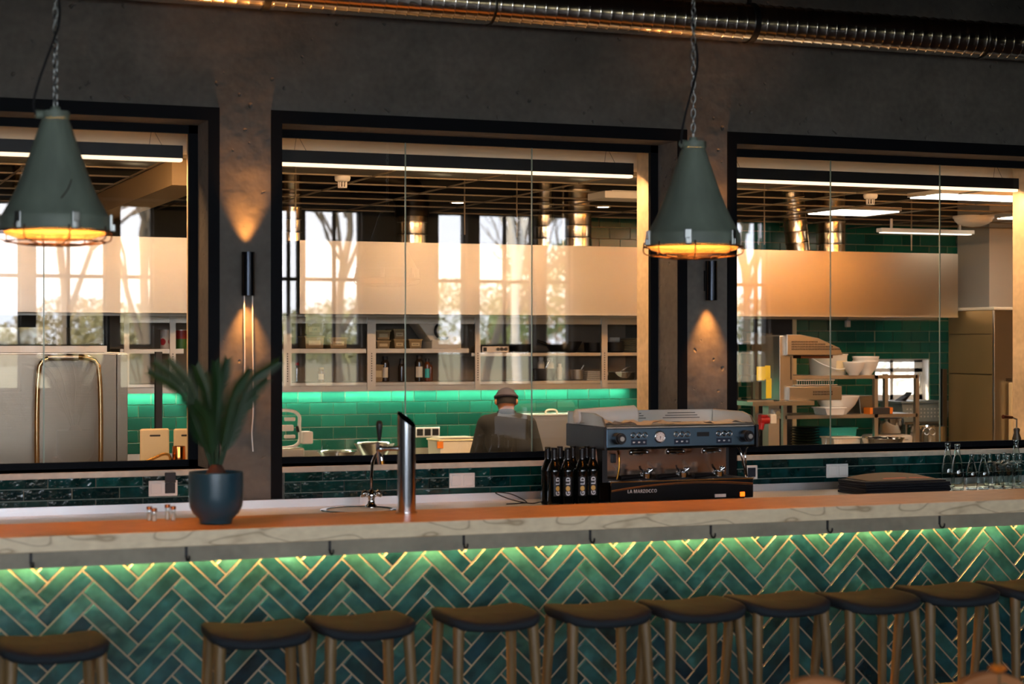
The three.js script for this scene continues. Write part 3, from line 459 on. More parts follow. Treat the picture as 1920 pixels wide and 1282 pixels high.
// ---------------------------------------------------------------- espresso machine
{
  const x0 = 4.1933, x1 = 5.1349, cx = (x0 + x1) / 2, hw = (x1 - x0) / 2, m = thing('espresso_machine', 'large three group chrome espresso machine on the back counter', 'coffee machine', [cx, CY, -9.46]), Zf = 0.26, Zb = -0.26;
  for (const [x, z] of [[-hw + 0.08, 0.2], [hw - 0.08, 0.2], [-hw + 0.08, -0.2], [hw - 0.08, -0.2]]) part('foot', cyl(0.025, 0.03, 0.025, x, 0.0125, z, 18), M.rubber, m);
  // lower tray with front plate
  const tray = part('drip_tray', [bb(-hw + 0.03, hw - 0.02, 0.02, 0.12, Zf - 0.012, Zb + 0.02)], M.darksteel, m);
  const plateTex = print(1024, 128, (c, w, h) => {
    c.fillStyle = '#141518'; c.fillRect(0, 0, w, h); c.strokeStyle = '#c0702a'; c.lineWidth = 4; c.beginPath(); c.moveTo(0, 56); c.bezierCurveTo(250, 20, 620, -8, 1024, 34); c.stroke(); c.lineWidth = 2; c.beginPath(); c.moveTo(0, 64); c.bezierCurveTo(260, 24, 640, 2, 1024, 44); c.stroke();
    c.fillStyle = '#d4d4d2'; c.font = 'bold 30px sans-serif'; c.fillText('LA MARZOCCO', 122, 74);
  });
  const uvPlate = new THREE.PlaneGeometry(2 * hw - 0.054, 0.108);
  part('front_plate', uvPlate.translate(0.005, 0.068, Zf - 0.0115), new THREE.MeshStandardMaterial({ map: plateTex, roughness: 0.22, metalness: 0.3 }), m, 'dark plate with orange curve and lettering');
  part('plate_trim', [bb(-hw + 0.03, hw - 0.02, 0.12, 0.126, Zf, Zf - 0.03), bb(-hw + 0.03, -hw + 0.036, 0.012, 0.12, Zf, Zf - 0.02)], M.chrome, m);
  part('name_badge', rb(0.07, 0.018, 0.004, 0.003, 0.24 * hw / 0.47 + 0.0, 0.03, Zf - 0.008), M.white, m);
  part('indicator_lamp', [rb(0.03, 0.026, 0.006, 0.004, 0.27 + 0.11, 0.034, Zf - 0.008)], glow(0xff6a10, 2.2), m);
  part('drip_grate', [...Array(22)].map((_, i) => bx(2 * hw - 0.1, 0.006, 0.006, 0, 0.123, 0.03 + i * 0.0098)), M.black, m);
  part('back_splash', [bb(-hw + 0.03, hw - 0.06, 0.126, 0.306, 0.0, -0.02)], M.mirror, m, 'polished splash plate');
  part('side_column', [prism([[-0.02, 0], [0.03, 0], [0.055, 0.19], [-0.02, 0.19]], 0.03).rotateY(Math.PI / 2).translate(-hw - 0.0, 0.12, 0.2)], M.black, m);
  part('lower_cabinet', bb(-hw + 0.03, hw - 0.03, 0.126, 0.31, -0.022, Zb + 0.02), M.darkgrey, m);
  // upper body
  const body = part('upper_body', [rb(2 * hw - 0.02, 0.108, 0.5, 0.006, 0, 0.362, 0.0)], M.mirrorDark, m, 'dark mirror polished front');
  part('chin', bb(-hw + 0.02, hw - 0.02, 0.298, 0.309, Zf - 0.02, 0), M.chrome, m);
  for (const k of [-1, 1]) part('end_cheek', rb(0.016, 0.128, 0.53, 0.005, k * hw, 0.362, 0.0), M.black, m);
  const wing = [[-0.25, 0], [0.25, 0], [0.2, 0.055], [0.1, 0.075], [-0.25, 0.075]];
  for (const k of [-1, 1]) part('side_rail', prism(wing.map(([a, b]) => [-a, b]), 0.012, 0.002).rotateY(Math.PI / 2).translate(k * (hw - 0.01) - 0.006, 0.42, 0), M.satin, m, 'brushed steel side rail with slots');
  part('cup_rail', [bb(-hw, hw, 0.425, 0.495, Zb, Zb + 0.008)], M.satin, m); part('rail_slot', [0, 1, 2].flatMap((r) => [-0.1, 0.25].map((x) => bx(0.24 - r * 0.03, 0.004, 0.003, x, 0.448 + r * 0.014, Zb + 0.009))), M.black, m);
  part('cup_tray', bb(-hw + 0.01, hw - 0.01, 0.416, 0.422, Zf - 0.02, Zb), M.satin, m);
  // controls
  const fx = (px) => ({ 1152: -0.92, 1190: -0.615, 1239: -0.275, 1275: -0.02, 1312: 0.24, 1350: 0.5, 1405: 0.87 })[px] * hw;
  for (const [gx, n] of [[-0.62, 3], [-0.06, 3], [0.5, 3]]) for (let i = 0; i < 3; i++) {
    const b = part('button', [new THREE.TorusGeometry(0.0135, 0.003, 8, 24).translate(0, 0, 0.003), cylZ(0.011, 0.006, 0, 0, 0.002)], M.chrome, m); b.position.set(gx * hw + (i - 1) * 0.036 + 0.06 * hw, 0.378, 0.251); part('button_face', cylZ(0.0085, 0.002, 0, 0, 0.006), M.mirrorDark, b);
  }
  const icons = print(128, 48, (c, w, h) => { c.fillStyle = '#10243c'; c.fillRect(0, 0, w, h); c.fillStyle = '#cfd8de'; for (const x of [22, 64]) { c.fillRect(x - 7, 18, 14, 12); c.fillRect(x + 7, 20, 5, 5); } c.beginPath(); c.arc(106, 24, 9, 0, 7); c.fillStyle = '#9aa6ae'; c.fill(); });
  for (const gx of [-0.56, 0.0, 0.56]) part('icon_panel', new THREE.PlaneGeometry(0.096, 0.03).translate(gx * hw, 0.338, 0.2512), new THREE.MeshStandardMaterial({ map: icons, roughness: 0.3 }), m);
  const gg = part('pressure_gauge', [new THREE.TorusGeometry(0.03, 0.0045, 10, 36), cylZ(0.029, 0.008)], M.chrome, m); gg.position.set(-0.29 * hw, 0.366, 0.254);
  part('dial', new THREE.CircleGeometry(0.026, 32).translate(0, 0, 0.006), new THREE.MeshStandardMaterial({ map: print(128, 128, (c) => { c.fillStyle = '#dfe6e2'; c.fillRect(0, 0, 128, 128); c.strokeStyle = '#1b2620'; c.lineWidth = 5; for (let i = 0; i < 9; i++) { const a = 2.3 + i * 0.6; c.beginPath(); c.moveTo(64 + 44 * Math.cos(a), 64 + 44 * Math.sin(a)); c.lineTo(64 + 54 * Math.cos(a), 64 + 54 * Math.sin(a)); c.stroke(); } c.lineWidth = 7; c.beginPath(); c.moveTo(64, 64); c.lineTo(60, 100); c.stroke(); c.fillStyle = '#1b2620'; c.beginPath(); c.arc(64, 64, 8, 0, 7); c.fill(); }), roughness: 0.3 }), gg);
  part('display', bb(0.2 * hw, 0.36 * hw, 0.364, 0.388, 0.2505, 0.2525), M.black, m);
  for (const k of [-1, 1]) { const h = part('steam_knob', [cylZ(0.032, 0.05, 0, 0, 0.025, 24), cylZ(0.026, 0.02, 0, 0, 0.055, 24)], M.black, m); h.position.set(k * (hw - 0.075), 0.362, 0.25); part('knob_cap', cylZ(0.013, 0.006, 0, 0, 0.067, 20), M.satin, h); }
  for (const gx of [-0.5, -0.02, 0.46]) {
    const g = part('group_head', [cyl(0.035, 0.032, 0.035, 0, 0.292, 0.15, 24), cyl(0.04, 0.04, 0.012, 0, 0.27, 0.15, 24), cylX(0.012, 0.09, 0.0, 0.282, 0.19), ball(0.013, -0.05, 0.28, 0.195), ball(0.011, 0.048, 0.28, 0.195)], M.chrome, m); g.position.x = gx * hw;
    const f = part('portafilter', [cyl(0.03, 0.03, 0.028, 0, 0.02, 0, 24), new THREE.TorusGeometry(0.031, 0.004, 8, 24).rotateX(Math.PI / 2).translate(0, 0.034, 0), rod([0.01, 0.04, 0.01], [0.03, 0.055, 0.02], 0.01), rod([-0.02, 0.035, 0.01], [-0.045, 0.06, 0.02], 0.007), rod([-0.045, 0.06, 0.02], [-0.05, 0.075, 0.02], 0.006), ball(0.012, 0.012, 0.052, 0.012), rod([-0.03, 0.02, 0.0], [-0.05, 0.018, 0.005], 0.011)], M.chrome, m); f.position.set(gx * hw + 0.06, 0.127, 0.16);
    part('handle', rod([-0.05, 0.018, 0.005], [-0.17, 0.012, 0.02], 0.011, 0.015, 14), M.black, f);
  }
  part('steam_wand', tube([[-hw + 0.1, 0.3, 0.2], [-hw + 0.1, 0.27, 0.22], [-hw + 0.098, 0.2, 0.225], [-hw + 0.088, 0.135, 0.22]], 0.006, 8, 30), M.brass, m); part('wand_grip', rb(0.03, 0.05, 0.02, 0.006, -hw + 0.075, 0.25, 0.2), M.black, m);
  part('steam_wand', [tube([[hw - 0.09, 0.3, 0.2], [hw - 0.085, 0.27, 0.22], [hw - 0.07, 0.2, 0.225], [hw - 0.05, 0.14, 0.22]], 0.006, 8, 30), tube([[hw - 0.03, 0.31, 0.1], [hw - 0.03, 0.3, 0.2], [hw - 0.06, 0.27, 0.23], [hw - 0.06, 0.2, 0.235], [hw - 0.045, 0.13, 0.22]], 0.005, 8, 40)], M.chrome, m);
  part('sight_label', cylZ(0.016, 0.003, -hw + 0.09, 0.205, 0.002), M.grey, m);
  // cloths on top
  const roll = []; for (let i = 0; i <= 40; i++) { const a = i / 40 * 6 * Math.PI; }
  const cloth = (w, d, h, k) => { const g = new THREE.PlaneGeometry(w, d, 26, 14).rotateX(-Math.PI / 2), p = g.attributes.position; for (let i = 0; i < p.count; i++) { const x = p.getX(i), z = p.getZ(i); p.setY(i, 0.008 + h * Math.max(0, 0.35 + fbm(x * 11 + k, z * 9, k, 3) * 1.6)); } g.computeVertexNormals(); return g; };
  const topY = CY + 0.424, spot = (a, b) => [cx + a, topY, -9.46 + b];
  const tw = thing('rolled_towel', 'pale rolled towel lying on top of the machine, left end', 'towel', spot(-0.16 - 0.14, -0.12));
  part('roll', [cylX(0.042, 0.36, 0, 0.045, 0, 24, 0.06), lathe([[0.001, 0.024], [0.03, 0.02], [0.052, 0.008], [0.06, 0]], 24).rotateZ(-Math.PI / 2).translate(0.18, 0.045, 0), lathe([[0.001, 0.014], [0.02, 0.01], [0.042, 0]], 24).rotateZ(Math.PI / 2).translate(-0.18, 0.045, 0)], M.clothWhite, tw);
  part('loose_flap', cloth(0.34, 0.1, 0.014, 4).translate(-0.02, 0, 0.06), M.clothWhite, tw);
  solo('folded_cloth', 'beige cloth with a raised fold on the machine, left of centre', 'cloth', cloth(0.3, 0.2, 0.035, 1.5), M.cloth, spot(-0.24, 0.13));
  solo('folded_cloth', 'flat beige cloth lying across the middle of the machine top', 'cloth', cloth(0.3, 0.19, 0.014, 8.2), M.cloth, spot(0.07, 0.13));
  solo('folded_cloth', 'folded pale cloth near the right end of the machine top', 'cloth', cloth(0.26, 0.2, 0.02, 13.1), M.clothWhite, spot(0.33, 0.12));
}
// ---------------------------------------------------------------- stack of menus
{
  const x0 = 5.8371, x1 = 6.4529, w = x1 - x0 - 0.03, navy = std(0x0a0c16, 0.6), tanPrint = new THREE.MeshStandardMaterial({ roughness: 0.7, map: print(512, 256, (c, W, H) => { c.fillStyle = '#5a4320'; c.fillRect(0, 0, W, H); c.fillStyle = '#c2532a'; c.fillRect(150, 178, 170, 22); c.fillRect(345, 172, 150, 22); }) });
  const lab = ['bottom dark folder of the menu stack', 'second dark folder from the bottom of the menu stack', 'third dark folder from the bottom of the menu stack', 'fourth dark folder from the bottom of the menu stack', 'fifth dark folder, just under the brown topped menu'];
  for (let i = 0; i < 5; i++) solo('menu_folder', lab[i], 'menu', rb(w, 0.013, 0.3, 0.003), navy, [(x0 + x1) / 2 + rnd(-0.008, 0.008), CY + 0.007 + i * 0.0135, -9.36 + rnd(-0.006, 0.006)], rnd(-0.02, 0.02), 'menus stacked on the back counter');
  const t = thing('menu_folder', 'open topmost menu with a brown page and orange print', 'menu', [(x0 + x1) / 2 - 0.01, CY + 0.069, -9.37], 0.02, 'menus stacked on the back counter');
  part('cover', rb(w - 0.02, 0.01, 0.29, 0.003, 0, 0.004, 0), navy, t);
  part('page', [new THREE.PlaneGeometry(w - 0.1, 0.24, 10, 1).rotateX(-Math.PI / 2)].map((g) => { const p = g.attributes.position; for (let i = 0; i < p.count; i++) p.setY(i, 0.012 + 0.028 * Math.max(0, -p.getZ(i) / 0.12) * Math.max(0, 1 - ((p.getX(i) - 0.03) / 0.3) ** 2)); g.computeVertexNormals(); return g; }), tanPrint, t, 'brown page with orange print');
}
// ---------------------------------------------------------------- clear bottles
{
  const tall = [[0.001, 0.006], [0.034, 0.002], [0.038, 0.01], [0.0385, 0.1], [0.036, 0.13], [0.028, 0.175], [0.019, 0.215], [0.0155, 0.245], [0.0155, 0.262], [0.0185, 0.264], [0.0185, 0.278], [0.0165, 0.281]];
  const small = [[0.001, 0.006], [0.03, 0.002], [0.0335, 0.008], [0.034, 0.09], [0.031, 0.12], [0.02, 0.16], [0.0135, 0.185], [0.0135, 0.2], [0.0165, 0.202], [0.0165, 0.214], [0.014, 0.217]];
  const flat = [[0.001, 0.006], [0.031, 0.002], [0.034, 0.008], [0.034, 0.142], [0.03, 0.152], [0.015, 0.158], [0.0135, 0.165], [0.0135, 0.192], [0.016, 0.194], [0.016, 0.206], [0.014, 0.208]];
  const base = (p) => lathe([[0.001, 0.001], [p[1][0], 0.001], [p[2][0], 0.004], [p[2][0] - 0.003, 0.011], [0.001, 0.008]], 28);
  const thick = phys({ color: 0xf2fbf8, roughness: 0.02, transmission: 1, thickness: 0.01, ior: 1.5 });
  const N = [[6.5629, 9.42, tall, 'tall clear bottle behind the corner of the menu stack'], [6.5474, 9.3, tall, 'tall clear bottle in front, right of the menu stack'], [6.6643, 9.32, small, 'small clear swing bottle second group, third from left'], [6.7487, 9.32, small, 'small clear bottle between the swing bottle and the flat shouldered group'], [6.8969, 9.46, flat, 'flat shouldered clear bottle at the left back of the group'], [6.8675, 9.34, flat, 'flat shouldered clear bottle at the left front of the group'], [7.0287, 9.5, flat, 'flat shouldered clear bottle in the rear middle of the group'], [6.893, 9.28, flat, 'flat shouldered clear bottle at the very front of the group'], [7.0403, 9.42, flat, 'flat shouldered clear bottle right of the front one'], [6.9973, 9.3, flat, 'flat shouldered clear bottle at the right picture edge'], [7.1799, 9.58, tall, 'tall clear bottle rising behind the flat shouldered group']];
  for (const [x, w, p, l] of N) { const b = thing('clear_bottle', l, 'bottle', [x, CY, -w], 0, 'empty clear glass bottles'); part('glass', lathe([...p, ...p.slice(1).reverse().map(([r, y], k, a) => [Math.max(0.002, r - 0.0028), k >= a.length - 2 ? y + 0.012 : y]), [0.001, 0.016]], 32), thick, b); }
}
// ---------------------------------------------------------------- dining chairs at the lower right edge
for (const [x, w, l, k] of [[3.0399, 5.3, 'tan round backed chair peeking in at the lower edge', -0.068], [3.7015, 5.3, 'tan round backed chair behind an orange flower, lower right corner', -0.097]]) {
  const c = thing('dining_chair', l, 'chair', [x, 0, -w], Math.PI, 'round backed dining chairs');
  const sh = new THREE.Shape(); sh.absellipse(0, 0, 0.21, 0.2, 0, Math.PI * 2);
  part('backrest', new THREE.ExtrudeGeometry(sh, { depth: 0.02, bevelEnabled: true, bevelSize: 0.012, bevelThickness: 0.012, bevelSegments: 4, curveSegments: 40 }).rotateX(-0.12).translate(0, 0.69 + k, -0.2), M.tan, c);
  part('seat', rb(0.44, 0.06, 0.42, 0.025, 0, 0.45, 0), M.tan, c); for (const a of [-1, 1]) { part('leg', rod([a * 0.17, 0.43, 0.16], [a * 0.2, 0, 0.2], 0.017, 0.012), M.oak, c); part('leg', rod([a * 0.17, 0.43, -0.16], [a * 0.2, 0, -0.2], 0.017, 0.012), M.oak, c); part('back_post', rod([a * 0.1, 0.43, -0.17], [a * 0.11, 0.62, -0.2], 0.012), M.oak, c); }
}
{
  const tX = 3.5401;
  const t = thing('side_table', 'small round table under the orange flower at lower right', 'table', [tX, 0, -4.75]);
  part('tabletop', cyl(0.3, 0.3, 0.03, 0, 0.69, 0, 48), M.oak, t); part('column', cyl(0.03, 0.03, 0.65, 0, 0.35, 0), M.black, t); part('base', lathe([[0.24, 0], [0.24, 0.012], [0.04, 0.03], [0.001, 0.03]], 36), M.black, t);
  const f = thing('flower_vase', 'orange flower in a small green vase at the lower right', 'flower', [3.4965, 0.705, -4.75]);
  part('vase', lathe([[0.001, 0], [0.03, 0], [0.034, 0.04], [0.02, 0.09], [0.012, 0.11], [0.014, 0.12]], 24), M.green, f);
  part('stem', rod([0, 0.06, 0], [0.002, 0.16, 0], 0.003), M.leaf, f); part('bud', ball(0.013, 0.012, 0.12, 0.012), M.green, f);
  const pet = []; for (let i = 0; i < 16; i++) { const a = i / 16 * 6.283; pet.push(new THREE.SphereGeometry(0.012, 8, 6).scale(0.55, 0.25, 1.6).translate(0, 0, 0.018).rotateX(-0.8 + (i % 2) * 0.3).rotateY(a).translate(-0.004, 0.165, 0)); }
  part('petals', pet, M.orange, f);
}
// ---------------------------------------------------------------- kitchen shell
const ZB = -14.95, KC = 2.95;
struct('floor_kitchen', bb(-1.5, 13, -0.2, 0, ZI, -15.2), std(0x4d4a45, 0.6));
struct('wall_kitchen_left', bb(-1.7, -1.5, 0, 4.6, ZI, -15.2), M.beige);
struct('wall_kitchen_right', bb(12.6, 12.8, 0, 4.6, ZI, -15.2), M.white);
const KW = [9.5991, 10.2044, 1.3288, 1.7282];
const kback = struct('wall_kitchen_back', [bb(-1.5, KW[0], 0, 4.6, ZB, -15.2), bb(KW[1], 12.6, 0, 4.6, ZB, -15.2), bb(KW[0], KW[1], 0, KW[2], ZB, -15.2), bb(KW[0], KW[1], KW[3], 4.6, ZB, -15.2)], std(0x3a3a34, 0.8));
const inWin = (a, b, c, d) => b > KW[0] - 0.02 && a < KW[1] + 0.02 && d > KW[2] && c < KW[3];
{
  const c = 0.1015, y0 = 1.3831 - 5 * c, R = [
    [3.7454, 7.2386, y0, y0 + 6 * c], [8.1451, 10.9243, y0 + 17 * c, y0 + 21 * c], [6.6332, 7.1541, y0 + 17 * c, y0 + 21 * c], [10.5922, 10.8624, y0 + 12 * c, y0 + 17 * c], [2.5863, 3.09, y0, y0 + 6 * c], [8.1451, 10.5922, y0 + c, y0 + 13 * c]], rest = [];
  for (const [a, b, e, f] of R) {
    const big = e === y0 + c, g = big ? [bb(a, KW[0], e, f, ZB + 0.003, ZB), bb(KW[1], b, e, f, ZB + 0.003, ZB), bb(KW[0], KW[1], e, KW[2], ZB + 0.003, ZB), bb(KW[0], KW[1], KW[3], f, ZB + 0.003, ZB)] : bb(a, b, e, f, ZB + 0.003, ZB);
    part('grout', g, std(0xb7b392, 0.8), kback);
    for (const [p, q, lo, hi] of big ? [[a, KW[0], e, f], [KW[1], b, e, f], [KW[0], KW[1], e, KW[2]], [KW[0], KW[1], KW[3], f]] : [[a, b, e, f]]) bond(kback, p, q, y0, hi, ZB + 0.002, 0.203, c, 0.0045, M.tileKitchen, 0.05, 0.009, 0.0015, lo, rest);
  }
  if (rest.length) part('lower_tiles', rest, M.tileKitchen[0], kback).userData.kind = 'stuff';
  // window in the back wall
  const w = thing('window_20', 'small white casement window in the green tiled kitchen wall', 'window'); w.userData.kind = 'structure';
  const [a, b, d, e] = KW, z0 = -15.05, z1 = -15.1, mx = a + (b - a) * 0.42, my = e - 0.1;
  part('frame', [bb(a, a + 0.06, d, e, z0, z1), bb(b - 0.1, b, d, e, z0, z1), bb(a, b, d, d + 0.06, z0, z1), bb(a, b, e - 0.03, e, z0, z1), bb(a, b, my - 0.025, my + 0.012, z0, z1), bb(mx - 0.02, mx + 0.015, d, e, z0, z1)], M.white, w);
  part('reveal', [bb(a, a + 0.008, d, e, ZB, z0), bb(b - 0.008, b, d, e, ZB, z0), bb(a, b, e - 0.008, e, ZB, z0), bb(a - 0.02, b + 0.02, d - 0.01, d + 0.01, ZB + 0.02, z0)], M.white, w);
  part('pane', new THREE.PlaneGeometry(b - a, e - d).translate((a + b) / 2, (d + e) / 2, -15.08), M.roomPane, w);
  part('handle', [rb(0.022, 0.07, 0.02, 0.004, b - 0.05, (d + e) / 2 + 0.03, z0 + 0.01), rod([b - 0.05, (d + e) / 2 + 0.04, z0 + 0.03], [b - 0.075, (d + e) / 2 - 0.07, z0 + 0.05], 0.009)], M.satin, w);
  // tile reveal right of the small window and the stone yard wall outside
  const yard = thing('stone_wall', 'pale rubble stone wall seen through the small kitchen window', 'wall', [0, 0, -19.5]);
  part('mortar', bb(9, 18, -0.3, 2.6, 0, -0.3), std(0xb8ac9a, 0.95), yard);
  for (let i = 0; i < 90; i++) { const s = part('stone', rockGeo(i % 4), std0(i % 3), yard); s.position.set(12.0 + (i % 15) * 0.19 + rnd(-0.03, 0.03) + (Math.floor(i / 15) % 2) * 0.09, 1.0 + Math.floor(i / 15) * 0.17 + rnd(-0.02, 0.02), 0.01); s.rotation.z = rnd(-0.6, 0.6); }
  function rockGeo(k) { rockGeo.c = rockGeo.c || [0, 1, 2, 3].map((q) => new THREE.IcosahedronGeometry(0.098, 0).scale(1.05, 0.85 - q * 0.05, 0.5).rotateZ(q)); return rockGeo.c[k]; }
  function std0(k) { std0.c = std0.c || [0xdccdb4, 0xcbbba2, 0xe8ddca].map((q) => std(q, 0.95)); return std0.c[k]; }
}
struct('trim_7', bb(-1.4, 12.6, 2.955, 3.2, -10.46, -10.5), std(0xf2e2c6, 0.8)).userData.label = 'beige fascia above the linear lights';
struct('wall_column', bb(10.4926, 10.7561, 0, 3.4, -14.4, -14.9), M.white).userData.label = 'white square column in the kitchen';
struct('ceiling_plenum', bb(-1.5, 12.6, 3.5, 3.6, -10.31, -15.2), M.coal);
{
  const g = struct('ceiling_grid', bb(-1.5, 12.6, KC - 0.015, KC + 0.015, -10.5, -10.53), M.gridBar = std(0x8c816c, 0.6));
  for (let z = -10.75; z > -14.9; z -= 0.6) part('grid_bar', bb(-1.5, 12.6, KC - 0.004, KC + 0.006, z, z - 0.011), M.gridBar, g);
  for (let x = 3.5339 - 7 * 0.72, i = 0; x < 12.5; x += 0.72, i++) if (x > -1.4) part('grid_bar', bb(x, x + 0.011, KC - 0.004, KC + 0.006, -10.5, -14.94), M.gridBar, g);
  struct('ceiling_beam', bb(2.12, 2.36, 2.8, 2.95, -10.7, -14.9), std(0x9a8462, 0.8));
}
// linear lights hung in the window reveals
[[-0.2, 2.0713, 'window above the fridge door'], [2.56, 4.8142, 'middle window'], [5.34, 7.63, 'right window']].forEach(([a, b, l], i) => {
  const y = 2.902, f = thing('linear_light', 'long black linear light hung behind the top of the ' + l, 'light', [0, 0, -10.18]);
  part('housing', bb(a, b, y, y + 0.07, 0.03, -0.03), M.black, f);
  part('led_diffuser', rb(b - a, 0.018, 0.05, 0.006, (a + b) / 2, y - 0.009, 0), glow(0xffdcb4, 1.9), f, 'glowing warm diffuser');
  part('wire', [a + 0.15, b - 0.18].flatMap((x) => [rod([x, y + 0.07, 0], [x + 0.02, 3.1, 0], 0.0012, 0.0012, 5), rod([x + 0.07, y + 0.07, 0], [x + 0.02, 3.06, 0], 0.0012, 0.0012, 5)]), M.black, f);
  areaLight('linear_led', 0xffc488, 170, b - a, 0.045, [(a + b) / 2, y - 0.022, -10.18], [(a + b) / 2, 0, -11.9]);
});
{ // a fourth linear light further along the same wall, mirrored in the right part of the long hood
  const f = thing('linear_light', 'linear light on the kitchen wall beyond the right window, out of view', 'light', [0, 0, -10.45]);
  part('housing', bb(8.3, 10.6, 2.902, 2.972, 0.03, -0.03), M.black, f); part('led_diffuser', rb(2.3, 0.018, 0.05, 0.006, 9.45, 2.893, 0), glow(0xffb877, 3.2), f); part('bracket', [bb(8.5, 8.54, 2.92, 2.96, 0.14, 0.03), bb(10.3, 10.34, 2.92, 2.96, 0.14, 0.03)], M.black, f);
  areaLight('linear_led', 0xff9d42, 150, 2.3, 0.045, [9.45, 2.88, -10.45], [9.45, 0, -12.4]);
}
// ceiling panels, bars, spots, dome lamp, smoke detectors
function panel(x0, x1, z0, z1, label, level = 10) { const p = thing('ceiling_panel', label, 'light', [(x0 + x1) / 2, KC, (z0 + z1) / 2]); const w = x1 - x0, d = z0 - z1; part('frame', [bb(-w / 2 - 0.015, w / 2 + 0.015, 0, 0.03, -d / 2 - 0.015, d / 2 + 0.015)], M.white, p); part('diffuser', bb(-w / 2, w / 2, -0.008, 0, -d / 2, d / 2), glow(0xfff1dc, level * 0.5), p); areaLight('panel_light', 0xffe6c4, level, w, d, [(x0 + x1) / 2, KC - 0.015, (z0 + z1) / 2], [(x0 + x1) / 2, 0, (z0 + z1) / 2 - 0.001]); }
panel(7.72, 8.8, -11.15, -11.55, 'large bright ceiling panel nearest the right kitchen window');
panel(7.9, 8.45, -12.8, -13.3, 'bright ceiling panel behind the steel exhaust pipes');
panel(9.7, 10.3, -12.85, -13.2, 'bright ceiling panel above the white column');
{ const b = thing('ceiling_box', 'flat white box on the ceiling right of the exhaust pipes', 'box', [5.5525, KC - 0.03, -11.9]); part('box', rb(0.4, 0.05, 0.3, 0.006), M.white, b); part('bracket', bb(-0.1, 0.1, 0.025, 0.04, -0.05, 0.05), M.white, b); }

{
  const b = thing('batten_light', 'slim white batten lamp hung above the right end of hood', 'light', [9.25, KC - 0.1, -13.6]); part('body', rb(0.95, 0.035, 0.09, 0.006), M.white, b); part('tube', bb(-0.45, 0.45, -0.024, -0.018, -0.035, 0.035), glow(0xfff3e0, 2), b); part('hanger', [rod([-0.35, 0.015, 0], [-0.35, 0.1, 0], 0.012), rod([0.35, 0.015, 0], [0.35, 0.1, 0], 0.012)], M.white, b);
  const e = thing('batten_light', 'short white batten lamp by the right picture edge', 'light', [9.55, KC - 0.08, -12.1]); part('body', rb(0.9, 0.035, 0.09, 0.006), M.white, e); part('tube', bb(-0.42, 0.42, -0.024, -0.018, -0.035, 0.035), glow(0xfff3e0, 2), e);
  const d = thing('dome_lamp', 'round white dome lamp on the kitchen ceiling', 'light', [9.3476, KC, -13.05]); part('base', cyl(0.17, 0.17, 0.02, 0, -0.01, 0, 36), M.white, d); part('dome', new THREE.SphereGeometry(0.16, 32, 12, 0, 6.3, Math.PI / 2, Math.PI / 2).scale(1, 0.45, 1).translate(0, -0.02, 0), M.white, d);
  for (const [x, z, l] of [[3.3391, -11.36, 'white smoke detector behind the middle window'], [7.2584, -11.36, 'white smoke detector behind the right window']]) { const s = thing('smoke_detector', l, 'detector', [x, KC - 0.004, z]); part('base', lathe([[0.05, 0], [0.052, -0.012], [0.046, -0.03], [0.03, -0.036], [0.001, -0.036]], 28), M.white, s); part('cage', [...Array(9)].map((_, i) => bx(0.006, 0.035, 0.004, Math.sin(i * 0.698) * 0.027, -0.052, Math.cos(i * 0.698) * 0.027)).concat([cyl(0.03, 0.028, 0.006, 0, -0.072, 0)]), M.white, s); }
  for (const [px, x, z, l] of [[0, 4.7868, -13.2, 'small round ceiling spot left of the exhaust pipes'], [0, 5.9982, -13.2, 'small round ceiling spot right of the exhaust pipes'], [0, 2.4155, -13.2, 'small round ceiling spot in the left window']]) { const s = thing('ceiling_spot', l, 'light', [x, KC, z]); part('ring', lathe([[0.045, 0], [0.06, -0.006], [0.062, 0.004]], 28), M.satin, s); part('lamp_face', cyl(0.044, 0.044, 0.006, 0, -0.004, 0), glow(0xffe2b8, 8), s); const p = new THREE.SpotLight(0xffd9a8, 22, 0, 0.8, 0.6, 2); p.name = 'spot_light'; p.position.set(0, -0.012, 0); p.target.position.set(0, -1, 0); p.castShadow = true; s.add(p); s.add(p.target); }
}
// ---------------------------------------------------------------- exhaust hoods and pipes
function hood(x0, x1, label) {
  const h = thing('exhaust_hood', label, 'hood', [0, 0, 0]), y0 = 2.118, y1 = 2.668, z0 = -13.75, z1 = -14.9;
  part('canopy', [metres(bb(x0, x1, y0, y1, z0, z0 - 0.02)), metres(bb(x0, x0 + 0.02, y0, y1, z0 - 0.02, z1)), metres(bb(x1 - 0.02, x1, y0, y1, z0 - 0.02, z1)), metres(bb(x0, x1, y1 - 0.02, y1, z0 - 0.02, z1)), metres(bb(x0, x1, y0, y1, z1, z1 - 0.02))], M.steel, h);
  part('bottom_lip', [bb(x0, x1, y0 - 0.012, y0 + 0.004, z0 + 0.006, z0 - 0.06), bb(x0, x1, y0 - 0.03, y0 - 0.012, z0 - 0.3, z0 - 0.34)], M.satin, h);
  for (let x = x0 + 0.05; x < x1 - 0.5; x += 0.5) part('grease_filter', bb(x, x + 0.48, y0 + 0.1, y0 + 0.13, z0 - 0.08, z1 + 0.08), M.darksteel, h);
  return h;
}
hood(0.9, 3.35, 'brushed steel exhaust hood behind the left window');
hood(3.7031, 9.6859, 'very long brushed steel exhaust hood across middle and right windows');
const spiral = (r, l) => { const p = []; for (let y = 0; y < l - 0.09; y += 0.1) p.push([r, y], [r, y + 0.085], [r + 0.004, y + 0.09], [r + 0.004, y + 0.096]); p.push([r, l]); return lathe(p, 36); };
